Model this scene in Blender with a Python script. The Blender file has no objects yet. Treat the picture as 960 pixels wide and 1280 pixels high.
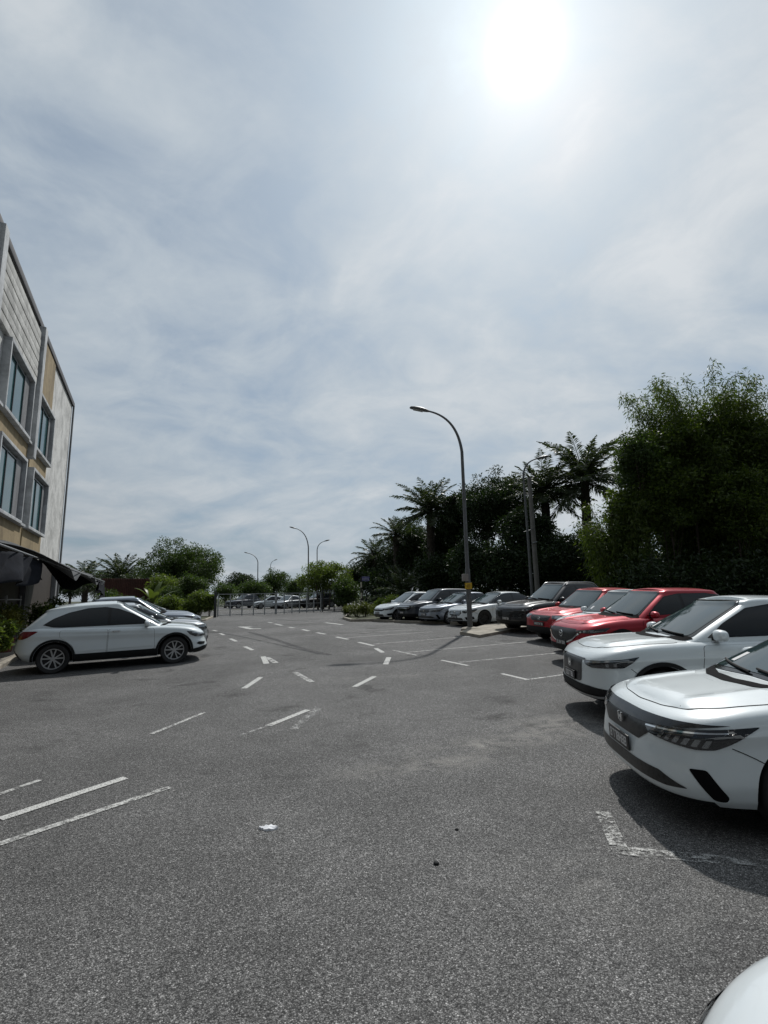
import bpy, bmesh, math, random
import numpy as np
from mathutils import Vector, Matrix
from mathutils.bvhtree import BVHTree
from mathutils.geometry import delaunay_2d_cdt

SC = bpy.context.scene
COL = SC.collection
R = math.radians
RNG = np.random.default_rng(7)
random.seed(7)

# ------------------------------------------------------------------ camera model of the photograph (960 x 1280)
F, CAM_H, HZ, ROLL = 620.0, 1.70, 743.0, R(1.15)
PITCH = math.atan((HZ - 640) / F)

def ray(px, py):
    u = (px - 480) / F; v = -(py - 640) / F
    c, s = math.cos(ROLL), math.sin(ROLL)
    u2 = u * c + v * s; v2 = -u * s + v * c
    cp, sp = math.cos(PITCH), math.sin(PITCH)
    return np.array([u2, cp - v2 * sp, sp + v2 * cp])

def gz(y):
    """height of the ground: the lot rises gently away from the camera"""
    t = min(max((y - 9) / 13.0, 0), 1)
    return 0.28 * t * t * (3 - 2 * t)

def g(px, py, z=0.0):
    d = ray(px, py); y = 10.0; p = None
    for _ in range(60):
        t = (gz(y) + z - CAM_H) / d[2]
        p = (d[0] * t, d[1] * t)
        y = 0.5 * y + 0.5 * min(max(p[1], 0), 400)
    return p

def at(px, py, Y):
    d = ray(px, py); t = Y / d[1]
    return Vector((d[0] * t, Y, CAM_H + d[2] * t))

ANG = R(25)                                      # the lot's grid is turned 25 degrees
AX = np.array([math.cos(ANG), math.sin(ANG)])    # along the bays
BX = np.array([-math.sin(ANG), math.cos(ANG)])   # along the rows, away from the camera
def lot(a, b):
    p = AX * a + BX * b
    return float(p[0]), float(p[1])

# ------------------------------------------------------------------ objects
def tag(o, label=None, cat=None, group=None, kind=None):
    if label: o['label'] = label
    if cat: o['category'] = cat
    if group: o['group'] = group
    if kind: o['kind'] = kind
    return o

def empty(name, loc=(0, 0, 0), rz=0.0):
    o = bpy.data.objects.new(name, None)
    o.empty_display_size = 0.3
    o.location = loc; o.rotation_euler = (0, 0, rz)
    COL.objects.link(o)
    return o

def mesh_obj(name, V, Fc, mat, parent=None, smooth=False, fmi=None, sharp=None):
    me = bpy.data.meshes.new(name)
    me.from_pydata([tuple(v) for v in V], [], [tuple(f) for f in Fc])
    mats = mat if isinstance(mat, (list, tuple)) else [mat]
    for m in mats: me.materials.append(m)
    if fmi is not None: me.polygons.foreach_set('material_index', fmi)
    if smooth:
        me.polygons.foreach_set('use_smooth', [True] * len(me.polygons))
        if sharp is not None: me.set_sharp_from_angle(angle=R(sharp))
    me.update()
    o = bpy.data.objects.new(name, me)
    COL.objects.link(o)
    if parent: o.parent = parent
    return o

def quads_obj(name, V, mat, parent=None, npv=4):
    """many separate quads, V is (n,4,3)"""
    n = len(V)
    me = bpy.data.meshes.new(name)
    me.vertices.add(n * npv); me.vertices.foreach_set('co', np.asarray(V, dtype=np.float32).ravel())
    me.loops.add(n * npv); me.loops.foreach_set('vertex_index', np.arange(n * npv, dtype=np.int32))
    me.polygons.add(n)
    me.polygons.foreach_set('loop_start', np.arange(0, n * npv, npv, dtype=np.int32))
    me.polygons.foreach_set('loop_total', np.full(n, npv, dtype=np.int32))
    me.materials.append(mat)
    me.update(calc_edges=True); me.validate()
    o = bpy.data.objects.new(name, me); COL.objects.link(o)
    if parent: o.parent = parent
    return o

class MB:
    def __init__(s): s.v = []; s.f = []
    def add(s, V, Fc):
        b = len(s.v); s.v += [tuple(p) for p in V]; s.f += [tuple(i + b for i in f) for f in Fc]; return s
    def box(s, c, d, M=None):
        x, y, z = d[0] / 2, d[1] / 2, d[2] / 2
        V = [Vector((sx * x, sy * y, sz * z)) for sz in (-1, 1) for sy in (-1, 1) for sx in (-1, 1)]
        if M is not None: V = [M @ v for v in V]
        c = Vector(c); V = [v + c for v in V]
        return s.add(V, [(0, 2, 3, 1), (4, 5, 7, 6), (0, 1, 5, 4), (2, 6, 7, 3), (0, 4, 6, 2), (1, 3, 7, 5)])
    def cube(s, a, b):
        return s.box([(a[i] + b[i]) / 2 for i in range(3)], [abs(b[i] - a[i]) for i in range(3)])
    def tube(s, P, rad, n=8, cap=True):
        P = [Vector(p) for p in P]
        if not hasattr(rad, '__len__'): rad = [rad] * len(P)
        V = []; Fc = []; up = None
        for i, p in enumerate(P):
            d = (P[min(i + 1, len(P) - 1)] - P[max(i - 1, 0)]).normalized()
            if up is None:
                up = Vector((1, 0, 0)) if abs(d.x) < 0.8 else Vector((0, 1, 0))
            a = (up - d * up.dot(d)).normalized(); b = d.cross(a); up = a
            for k in range(n):
                t = 2 * math.pi * k / n
                V.append(p + (a * math.cos(t) + b * math.sin(t)) * rad[i])
        for i in range(len(P) - 1):
            for k in range(n):
                k2 = (k + 1) % n
                Fc.append((i * n + k, i * n + k2, (i + 1) * n + k2, (i + 1) * n + k))
        if cap:
            Fc.append(tuple(range(n - 1, -1, -1))); Fc.append(tuple((len(P) - 1) * n + k for k in range(n)))
        return s.add(V, Fc)
    def lathe(s, prof, n=24, M=None, closed=False):
        """profile of (r, h) turned about local z; M places it"""
        V = []; Fc = []
        for r, h in prof:
            for k in range(n):
                t = 2 * math.pi * k / n
                V.append(Vector((r * math.cos(t), r * math.sin(t), h)))
        m = len(prof)
        for i in range(m - (0 if closed else 1)):
            j = (i + 1) % m
            for k in range(n):
                k2 = (k + 1) % n
                Fc.append((i * n + k, i * n + k2, j * n + k2, j * n + k))
        if not closed:
            if prof[0][0] > 1e-4: Fc.append(tuple(range(n - 1, -1, -1)))
            if prof[-1][0] > 1e-4: Fc.append(tuple((m - 1) * n + k for k in range(n)))
        if M is not None: V = [M @ v for v in V]
        return s.add(V, Fc)
    def prism(s, poly, h0, h1, M=None):
        n = len(poly)
        V = [Vector((p[0], p[1], h0)) for p in poly] + [Vector((p[0], p[1], h1)) for p in poly]
        Fc = [tuple(range(n - 1, -1, -1)), tuple(range(n, 2 * n))] + [(k, (k + 1) % n, n + (k + 1) % n, n + k) for k in range(n)]
        if M is not None: V = [M @ v for v in V]
        return s.add(V, Fc)
    def build(s, name, mat, parent=None, smooth=False, bevel=0.0, sharp=35, seg=2):
        o = mesh_obj(name, s.v, s.f, mat, parent)
        me = o.data
        bm = bmesh.new(); bm.from_mesh(me)
        bmesh.ops.recalc_face_normals(bm, faces=bm.faces)
        if bevel:
            E = [e for e in bm.edges if len(e.link_faces) == 2 and e.calc_face_angle(0) > R(30)]
            bmesh.ops.bevel(bm, geom=E, offset=bevel, segments=seg, profile=0.6, affect='EDGES', clamp_overlap=True)
            smooth = True
        bm.to_mesh(me); bm.free()
        if smooth:
            me.polygons.foreach_set('use_smooth', [True] * len(me.polygons))
            me.set_sharp_from_angle(angle=R(sharp))
        return o

def copy_tree(o, parent=None):
    c = o.copy(); COL.objects.link(c)
    if parent is not None: c.parent = parent
    for ch in list(o.children): copy_tree(ch, c)
    return c

# ------------------------------------------------------------------ materials
class NT:
    def __init__(s, name):
        s.m = bpy.data.materials.new(name); s.m.use_nodes = True
        s.t = s.m.node_tree; s.t.nodes.clear()
        s.out = s.n('ShaderNodeOutputMaterial')
    def n(s, typ, **kw):
        nd = s.t.nodes.new(typ)
        for k, v in kw.items():
            if k.startswith('i_'):
                nd.inputs[k[2:].replace('_', ' ')].default_value = v
            else: setattr(nd, k, v)
        return nd
    def l(s, a, b): s.t.links.new(a, b)
    def math(s, op, a, b=None, clamp=False):
        nd = s.n('ShaderNodeMath', operation=op); nd.use_clamp = clamp
        for i, x in enumerate((a, b)):
            if x is None: continue
            if isinstance(x, (int, float)): nd.inputs[i].default_value = x
            else: s.l(x, nd.inputs[i])
        return nd.outputs[0]
    def noise(s, vec, scale, detail=4, rough=0.55, dist=0.0):
        nd = s.n('ShaderNodeTexNoise'); nd.inputs['Scale'].default_value = scale
        nd.inputs['Detail'].default_value = detail; nd.inputs['Roughness'].default_value = rough
        nd.inputs['Distortion'].default_value = dist
        if vec is not None: s.l(vec, nd.inputs['Vector'])
        return nd
    def ramp(s, fac, stops, interp='LINEAR'):
        nd = s.n('ShaderNodeValToRGB'); cr = nd.color_ramp; cr.interpolation = interp
        while len(cr.elements) < len(stops): cr.elements.new(0.5)
        for e, (p, c) in zip(cr.elements, stops):
            e.position = p
            e.color = (c, c, c, 1) if isinstance(c, (int, float)) else (c[0], c[1], c[2], 1)
        s.l(fac, nd.inputs['Fac']); return nd.outputs['Color']
    def mix(s, fac, a, b, typ='MIX'):
        nd = s.n('ShaderNodeMix', data_type='RGBA', blend_type=typ)
        for k, x in ((0, fac), (6, a), (7, b)):
            if isinstance(x, (int, float)): nd.inputs[k].default_value = x if k == 0 else (x, x, x, 1)
            elif isinstance(x, tuple): nd.inputs[k].default_value = (x[0], x[1], x[2], 1)
            else: s.l(x, nd.inputs[k])
        return nd.outputs[2]
    def pbsdf(s, col=(0.5, 0.5, 0.5), rough=0.5, metal=0.0, coat=0.0, spec=0.5, coat_rough=0.03):
        b = s.n('ShaderNodeBsdfPrincipled')
        for k, x in (('Base Color', col), ('Roughness', rough), ('Metallic', metal)):
            if isinstance(x, (int, float)): b.inputs[k].default_value = x
            elif isinstance(x, tuple): b.inputs[k].default_value = (x[0], x[1], x[2], 1)
            else: s.l(x, b.inputs[k])
        b.inputs['Coat Weight'].default_value = coat; b.inputs['Coat Roughness'].default_value = coat_rough
        b.inputs['Specular IOR Level'].default_value = spec
        s.l(b.outputs[0], s.out.inputs['Surface']); return b
    def bump(s, b, h, strength=0.3, dist=0.01):
        nd = s.n('ShaderNodeBump'); nd.inputs['Strength'].default_value = strength; nd.inputs['Distance'].default_value = dist
        s.l(h, nd.inputs['Height']); s.l(nd.outputs[0], b.inputs['Normal'])

def simple(name, col, rough=0.5, metal=0.0, coat=0.0, spec=0.5, var=0.0, vscale=3.0, bump=0.0, bscale=40.0):
    t = NT(name); c = col
    if var or bump: geo = t.n('ShaderNodeTexCoord').outputs['Object']
    if var:
        nz = t.noise(geo, vscale, 5, 0.6)
        f = t.ramp(nz.outputs['Fac'], [(0.3, 1 - var), (0.7, 1 + var * 0.4)])
        c = t.mix(1.0, tuple(col), f, 'MULTIPLY')
    b = t.pbsdf(c, rough, metal, coat, spec)
    if bump: t.bump(b, t.noise(geo, bscale, 4).outputs['Fac'], 0.4, bump)
    return t.m

def paint(name, col, metal=0.0, rough=0.35, dusty=.14, coat=1.0):
    t = NT(name); co = t.n('ShaderNodeTexCoord').outputs['Object']
    dust = t.noise(co, 2.2, 6, 0.65)
    df = t.ramp(dust.outputs['Fac'], [(0.35, 0.0), (0.8, dusty)])
    c = t.mix(df, tuple(col), (0.30, 0.28, 0.25))
    rg = t.ramp(dust.outputs['Fac'], [(0.3, rough), (0.8, rough + 0.12)])
    b = t.pbsdf(c, rg, metal, coat, 0.5, 0.02)
    return t.m

M = {}
M['white'] = paint('pearl_white_paint', (0.65, 0.71, 0.735), 0.0, 0.34, .03)
M['white2'] = paint('solid_white_paint', (0.65, 0.70, 0.725), 0.0, 0.34, .04)
M['silver'] = paint('silver_paint', (0.36, 0.38, 0.40), 0.55, 0.35)
M['bluegrey'] = paint('blue_grey_paint', (0.22, 0.25, 0.30), 0.5, 0.35)
M['darkgrey'] = paint('dark_grey_paint', (0.035, 0.042, 0.055), 0.5, 0.35, .04)
M['black'] = paint('black_paint', (0.005, 0.006, 0.009), 0.0, 0.25, .006, .5)
M['red'] = paint('deep_red_paint', (0.36, 0.005, 0.020), 0.50, 0.30, .03, .7)
M['red2'] = paint('bright_red_paint', (0.35, 0.007, 0.016), 0.40, 0.30, .03, .7)
M['glass'] = simple('tinted_glass', (0.010, 0.014, 0.018), 0.03, 0, 0, 0.6)
M['wsglass'] = simple('windscreen_glass', (0.030, 0.050, 0.056), 0.04, 0, 0, 0.9)
M['blackgloss'] = simple('gloss_black_trim', (0.008, 0.009, 0.010), 0.12)
M['plastic'] = simple('black_plastic', (0.014, 0.015, 0.016), 0.7, 0, 0, .25, var=0.3, vscale=8)
M['gap'] = simple('shadow_gap', (0.006, 0.006, 0.007), 0.9, 0, 0, .08)
M['rubber'] = simple('tyre_rubber', (0.018, 0.018, 0.019), 0.75, var=0.35, vscale=14)
M['chrome'] = simple('chrome', (0.75, 0.77, 0.78), 0.12, 1.0)
M['alloy'] = simple('silver_alloy', (0.46, 0.47, 0.48), 0.28, 0.5, var=0.15, vscale=20)
M['darkalloy'] = simple('dark_alloy', (0.035, 0.036, 0.038), 0.35, 0.5)
M['lens'] = simple('lamp_lens', (0.35, 0.38, 0.40), 0.06, 0.6, 1.0)
M['led'] = simple('lamp_reflector', (0.26, 0.28, 0.30), 0.12, 0.8, 1.0)
M['lamphouse'] = simple('lamp_housing', (0.022, 0.025, 0.030), 0.06, 0.0, 1.0)
M['tail'] = simple('tail_lamp_red', (0.16, 0.008, 0.012), 0.10, 0.0, 1.0)
M['plate'] = simple('plate_black', (0.012, 0.012, 0.013), 0.4)
M['platew'] = simple('plate_white', (0.62, 0.62, 0.62), 0.4)
def mesh_grille():
    t = NT('grille_mesh'); co = t.n('ShaderNodeTexCoord').outputs['Object']
    v = t.n('ShaderNodeTexVoronoi'); v.inputs['Scale'].default_value = 34; t.l(co, v.inputs['Vector'])
    c = t.ramp(v.outputs['Distance'], [(0.25, (0.002, 0.002, 0.002)), (0.55, (0.016, 0.017, 0.018))])
    t.pbsdf(c, 0.35); return t.m
M['grille'] = mesh_grille()
# ------------------------------------------------------------------ cars
def pchip(tab, x):
    xs = np.array([p[0] for p in tab], float); ys = np.array([p[1] for p in tab], float)
    if xs[0] > xs[-1]: xs = xs[::-1]; ys = ys[::-1]
    x = np.clip(np.asarray(x, float), xs[0], xs[-1])
    h = np.diff(xs); d = np.diff(ys) / h
    m = np.zeros_like(xs); m[0] = d[0]; m[-1] = d[-1]
    for i in range(1, len(xs) - 1):
        m[i] = 0 if d[i - 1] * d[i] <= 0 else 2 * d[i - 1] * d[i] / (d[i - 1] + d[i])
    i = np.clip(np.searchsorted(xs, x, 'right') - 1, 0, len(h) - 1)
    t = (x - xs[i]) / h[i]
    return ((2 * t**3 - 3 * t**2 + 1) * ys[i] + (t**3 - 2 * t**2 + t) * h[i] * m[i]
            + (-2 * t**3 + 3 * t**2) * ys[i + 1] + (t**3 - t**2) * h[i] * m[i + 1])

def half_ring(xf, xr, hw, Df, Dr, nf=3.0, nr=3.2, nF=16, nS=46, nR=14):
    """half outline in plan, from the nose's centre along the left side to the tail's centre"""
    th = np.linspace(0, math.pi / 2, nF + 1)
    v = np.sin(th) ** (2 / nf); c = np.cos(th); c[-1] = 0; c = c ** (2 / nf)
    X = list(xf - Df + Df * c); Y = list(hw * v)
    xs = np.linspace(xf - Df, xr + Dr, nS + 2)[1:-1]
    X += list(xs); Y += [hw] * nS
    th = np.linspace(math.pi / 2, 0, nR + 1)
    v = np.sin(th) ** (2 / nr); c = np.cos(th); c[0] = 0; c = c ** (2 / nr)
    X += list(xr + Dr - Dr * c); Y += list(hw * v)
    Y[0] = 0.0; Y[-1] = 0.0
    return np.array(X), np.array(Y)

def close_rings(rings):
    """rings: list of (X,Y,Z) half outlines of equal length -> side quads and index table"""
    n = len(rings[0][0]); m = 2 * n - 2
    V = []
    for X, Y, Z in rings:
        for i in range(n): V.append((X[i], Y[i], Z[i]))
        for i in range(n - 2, 0, -1): V.append((X[i], -Y[i], Z[i]))
    Fc = []
    for j in range(len(rings) - 1):
        for i in range(m):
            i2 = (i + 1) % m
            Fc.append((j * m + i, j * m + i2, (j + 1) * m + i2, (j + 1) * m + i))
    return V, Fc, n, m

def cap(V, Fc, base, n, m, crown, up=True, K=10):
    """closes a ring with rows from side to side; crown(x, v) lifts the middle"""
    rows = []
    for i in range(1, n - 1):
        l = Vector(V[base + i]); r = Vector(V[base + m - i])
        row = [base + i]
        for k in range(1, K):
            t = k / K; p = l.lerp(r, t); vv = 1 - 2 * t
            p.z += crown(p.x, vv, abs(l.y))
            V.append(tuple(p)); row.append(len(V) - 1)
        row.append(base + m - i); rows.append(row)
    def q(a, b, c, d): Fc.append((a, b, c, d) if up else (d, c, b, a))
    for a, b in zip(rows[:-1], rows[1:]):
        for k in range(K): q(a[k], b[k], b[k + 1], a[k + 1])
    f0 = base; fe = base + n - 1
    for k in range(K):
        t3 = (f0, rows[0][k], rows[0][k + 1]); Fc.append(t3 if up else t3[::-1])
        t3 = (fe, rows[-1][k + 1], rows[-1][k]); Fc.append(t3 if up else t3[::-1])

def round_poly(P, r=0.02, n=4):
    """rounds each corner of a polygon"""
    out = []; N = len(P); rr = r
    for i in range(N):
        p = Vector(P[i][:2]); a = Vector(P[i - 1][:2]); b = Vector(P[(i + 1) % N][:2])
        r_ = P[i][2] if len(P[i]) > 2 else rr
        da = (a - p); db = (b - p)
        ra = min(r_, da.length * 0.45); rb = min(r_, db.length * 0.45)
        if ra < 1e-4 or rb < 1e-4: out.append(tuple(p)); continue
        s = p + da.normalized() * ra; e = p + db.normalized() * rb
        for k in range(n + 1):
            t = k / n
            q = s * (1 - t)**2 + p * 2 * t * (1 - t) + e * t * t
            out.append((q.x, q.y))
    return out

def in_poly(P, x, y):
    c = False; n = len(P); j = n - 1
    for i in range(n):
        if (P[i][1] > y) != (P[j][1] > y) and x < (P[j][0] - P[i][0]) * (y - P[i][1]) / (P[j][1] - P[i][1]) + P[i][0]: c = not c
        j = i
    return c

def fill(P, res, sv=1.0):
    """triangulates a polygon with inner points; sv scales the second axis when measuring"""
    B = []
    n = len(P)
    for i in range(n):
        a = Vector(P[i]); b = Vector(P[(i + 1) % n]); L = (b - a).length
        k = max(1, int(L / res + 0.5))
        for q in range(k): B.append(a.lerp(b, q / k))
    nb = len(B)
    xs = [p.x for p in B]; ys = [p.y for p in B]
    x0, x1, y0, y1 = min(xs), max(xs), min(ys), max(ys)
    pts = list(B); y = y0 + res * 0.5; odd = 0
    while y < y1:
        x = x0 + res * (0.5 if odd else 0.0)
        while x < x1:
            if in_poly(P, x, y) and min((x - b.x)**2 + (y - b.y)**2 for b in B) > (0.45 * res)**2: pts.append(Vector((x, y)))
            x += res
        y += res * 0.87; odd = 1 - odd
    ed = [(i, (i + 1) % nb) for i in range(nb)]
    vo, eo, fo, *_ = delaunay_2d_cdt(pts, ed, [list(range(nb))], 2, 1e-5)
    fo = [f for f in fo if in_poly(P, sum(vo[i].x for i in f) / len(f), sum(vo[i].y for i in f) / len(f))]
    return vo, fo

class CarBody:
    def __init__(s, S):
        s.S = S
        s.W = S['W']; s.L = S['L']; s.wb = S['wb']; s.R = S['R']
        s.xf = s.wb / 2 + S['fo']; s.xr = s.xf - s.L
        s.make_lower(); s.make_cabin()
        V = s.lv + s.cv; b = len(s.lv)
        Fc = s.lf + [tuple(i + b for i in f) for f in s.cf]
        s.bvh = BVHTree.FromPolygons(V, Fc)
        s.bvh_low = BVHTree.FromPolygons(s.lv, s.lf)
    def zt(s, x): return pchip(s.S['zt'], x)
    def zb(s, x): return pchip(s.S['zb'], x)
    def make_lower(s):
        S = s.S
        lev = [0, .03, .07] + [round(.10 + .025 * k, 3) for k in range(32)] + [.89, .91, .93, .95, .965, .98, .99, 1.0]
        rings = []
        for t in lev:
            hw = s.W / 2 * float(pchip(S['wp'], t))
            xf = s.xf + float(pchip(S['fp'], t)); xr = s.xr + float(pchip(S['rp'], t))
            X, Y = half_ring(xf, xr, hw, S.get('Df', .62), S.get('Dr', .55), S.get('nf', 2.9), S.get('nr', 3.2))
            arch = math.exp(-((t - .55) / .35)**2)
            for ax in (s.wb / 2, -s.wb / 2):
                Y = Y + (Y > hw * .8) * S.get('bulge', .02) * np.exp(-((X - ax) / .42)**2) * arch
            Z = s.zb(X) + t * (s.zt(X) - s.zb(X))
            # pressed lines along the sides
            for (x0, z0, x1, z1, amp) in S.get('swage', []):
                q = np.clip((X - x0) / (x1 - x0), 0, 1); dz = Z - (z0 + (z1 - z0) * q)
                win = np.clip(np.minimum((X - x0) / .35, (x1 - X) / .35), 0, 1); win = win * win * (3 - 2 * win)
                Y = Y + (Y > hw * .8) * amp * win * np.where(dz > 0, np.exp(-dz / .07), np.exp(dz / .016))
            rings.append((X, Y, Z))
        V, Fc, n, m = close_rings(rings)
        cr = S.get('crown', .05); xw = S['cab'][0]
        crease = S.get('crease', 0.0)
        def top(x, v, yl):
            k = min(max((s.xf - x) / 0.5, 0), 1)
            wf = min(1, yl / (.82 * s.W / 2))**2; wf = wf * wf * (3 - 2 * wf)
            z = cr * (1 - abs(v)**2.2) * wf; v = v * yl / (s.W / 2 * .9)
            if crease and x > xw - .2:
                z += wf * (crease * k * math.exp(-((abs(v) - .62) / .09)**2) - crease * .5 * k * math.exp(-(v / .45)**2))
            return z
        cap(V, Fc, (len(lev) - 1) * m, n, m, top, True, 24)
        cap(V, Fc, 0, n, m, lambda x, v, yl: 0.0, False, 6)
        s.lv, s.lf = V, Fc
    def make_cabin(s):
        S = s.S
        xw0, xw1, xr1, xr0 = S['cab']           # screen base, roof front, roof rear, rear glass base
        wb_, wr = S['cw']                        # half widths at belt and roof edge
        Db, Dt = S.get('cD', (.42, .30))
        zr = lambda x: pchip(S['zr'], x)
        r = S.get('rr', .07)
        Xb, Yb = half_ring(xw0, xr0, wb_, Db, S.get('cDr', .35), 2.3, S.get('cnr', 3.0))
        Xt, Yt = half_ring(xw1, xr1, wr, Dt, S.get('cDrt', .25), 2.6, S.get('cnr', 3.0))
        Zb = s.zt(Xb) - .05; Zt = zr(Xt) - r
        rings = []
        bul = S.get('cb', .028)
        for t in np.linspace(0, 1, 13):
            b = bul * 4 * t * (1 - t)
            X = Xb + (Xt - Xb) * t; Y = Yb + (Yt - Yb) * t
            X = X + b * np.sign(X - (xw1 + xr1) / 2) * np.clip(np.abs(X - (xw1 + xr1) / 2) / ((xw0 - xr0) / 2), 0, 1)**3 * .6
            Y = Y * (1 + b / wb_)
            Z = Zb + (Zt - Zb) * t
            rings.append((X, Y, Z))
        cx = (xw1 + xr1) / 2
        for a in (20, 40, 60, 78, 90):
            c, sn = math.cos(R(a)), math.sin(R(a)); k = r * 1.25 * (1 - c)
            X = Xt - np.sign(Xt - cx) * np.clip(np.abs(Xt - cx) / ((xw1 - xr1) / 2), 0, 1)**4 * k * 2.6
            Y = Yt * (1 - k / wr)
            rings.append((X, Y, Zt + r * sn))
        V, Fc, n, m = close_rings(rings)
        rc = S.get('rcrown', .035)
        cap(V, Fc, (len(rings) - 1) * m, n, m, lambda x, v, yl: rc * (1 - v * v) * min(1, yl / (.8 * wr))**2, True, 14)
        cap(V, Fc, 0, n, m, lambda x, v, yl: 0.0, False, 2)
        s.cv, s.cf = V, Fc

    # projections: return (origin, direction, bvh)
    def proj(s, kind, u, v, side=1):
        if kind == 'side': return Vector((u, 3 * side, v)), Vector((0, -side, 0)), s.bvh
        if kind == 'front': return Vector((6, u, v)), Vector((-1, 0, 0)), s.bvh
        if kind == 'rear': return Vector((-6, u, v)), Vector((1, 0, 0)), s.bvh
        if kind == 'top': return Vector((u, v, 4)), Vector((0, 0, -1)), s.bvh
        if kind in ('nose', 'tailc'):
            # u is the distance along the outline from the centre line, on an arc of radius r0
            r0 = 0.95; a = u / r0
            if kind == 'nose': return Vector((s.xf - r0, 0, v)), Vector((math.cos(a), math.sin(a), 0)), s.bvh_low
            return Vector((s.xr + r0, 0, v)), Vector((-math.cos(a), math.sin(a), 0)), s.bvh_low
    def hit(s, kind, u, v, off, side=1):
        o, d, bv = s.proj(kind, u, v, side)
        p, nrm, idx, dist = bv.ray_cast(o, d)
        if p is None:
            # off the edge: keep the nearest surface point along the ray's side
            q = o + d * (o.length if kind not in ('nose', 'tailc') else 0.95)
            p, nrm, idx, dist = bv.find_nearest(q)
        if kind in ('nose', 'tailc'):
            if nrm.dot(d) < 0: nrm = -nrm
        elif nrm.dot(d) > 0: nrm = -nrm
        return p + nrm * off, nrm
    def patch(s, mb, kind, poly, off=.004, res=.035, sides=(1,)):
        vo, fo = fill(poly, res)
        for sd in sides:
            V = []; N = Vector((0, 0, 0))
            for q in vo:
                u = q.x
                if kind not in ('side',) and sd == -1: u = -u if kind != 'top' else u
                vv = q.y if not (kind == 'top' and sd == -1) else -q.y
                p, nr = s.hit(kind, u, vv, off, sd)
                V.append(p); N += nr
            Fc = list(fo)
            if Fc:
                acc = 0.0
                for f in Fc[:40]:
                    a, b, c = V[f[0]], V[f[1]], V[f[2]]
                    fn = (b - a).cross(c - a)
                    acc += fn.dot(s.hitn(a))
                if acc < 0: Fc = [tuple(reversed(f)) for f in Fc]
            mb.add(V, Fc)
        return mb
    def hitn(s, p):
        q, n, i, d = s.bvh.find_nearest(p)
        o = Vector(p) - q
        return o if o.length > 1e-6 else n

def strip_poly(P, w):
    """a thin polygon following a polyline"""
    P = [Vector(p) for p in P]; L = []; Rr = []
    for i, p in enumerate(P):
        d = (P[min(i + 1, len(P) - 1)] - P[max(i - 1, 0)]).normalized(); nrm = Vector((-d.y, d.x))
        L.append(p + nrm * w / 2); Rr.append(p - nrm * w / 2)
    return [tuple(p) for p in L + Rr[::-1]]

def wheel_parts(S, name_dark, parent, loc, side, detail):
    """a wheel whose hub axis is local y; outer face towards +y times side"""
    Rw = S['R']; tw = .105; rr = Rw * S.get('rimf', .70)
    Mx = Matrix.Rotation(R(-90), 4, 'X') if side > 0 else Matrix.Rotation(R(90), 4, 'X')
    n = 48 if detail else 28
    prof = [(rr * .98, -tw * .9), (Rw * .93, -tw), (Rw * .985, -tw * .82), (Rw, -tw * .5), (Rw, tw * .5), (Rw * .985, tw * .82), (Rw * .93, tw), (rr * 1.05, tw * .93), (rr * .99, tw * .80), (rr * .97, tw * .4)]
    w = MB().lathe(prof, n, Mx).build('wheel', M['rubber'], parent, smooth=True, sharp=50)
    w.location = loc
    rim = MB(); am = M[S.get('rim', 'alloy')]
    rim.lathe([(rr * .99, -tw * .2), (rr * .995, tw * .78), (rr * .985, tw * .86), (rr * .92, tw * .84), (rr * .90, tw * .60), (rr * .88, -tw * .2)], n, Mx, closed=True)
    rim.lathe([(.0, tw * .60), (rr * .16, tw * .62), (rr * .20, tw * .50), (rr * .20, tw * .1)], 20, Mx)
    ns = S.get('spokes', 5)
    for k in range(ns):
        a0 = 2 * math.pi * k / ns + .3
        for da in ((-.17, .17) if S.get('twin', 1) else (0,)):
            a = a0 + da * 1.5; b = a0 + da * .5
            w0, w1 = rr * .060 * (1 if S.get('twin', 1) else 1.6), rr * .055 * (1 if S.get('twin', 1) else 2.0)
            p0 = Vector((math.cos(b), math.sin(b))) * rr * .14; p1 = Vector((math.cos(a), math.sin(a))) * rr * .94
            d = (p1 - p0).normalized(); nn = Vector((-d.y, d.x))
            poly = [p0 + nn * w0, p0 - nn * w0, p1 - nn * w1, p1 + nn * w1]
            V = []
            for h0, h1 in ((tw * .18, tw * .30), (tw * .60, tw * .74)):
                V += [Vector((poly[0].x, poly[0].y, h0)), Vector((poly[1].x, poly[1].y, h0)), Vector((poly[2].x, poly[2].y, h1)), Vector((poly[3].x, poly[3].y, h1))]
            V = [Mx @ v for v in V]
            rim.add(V, [(0, 3, 2, 1), (4, 5, 6, 7), (0, 1, 5, 4), (1, 2, 6, 5), (2, 3, 7, 6), (3, 0, 4, 7)])
    rim.build('rim', am, w, smooth=True, sharp=30)
    MB().lathe([(0.0, -tw * .1), (rr * .90, -tw * .1), (rr * .90, -tw * .14), (0.0, -tw * .14)], 28, Mx).build('brake_disc', M['darkalloy'], w, smooth=True, sharp=30)
    return w

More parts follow.
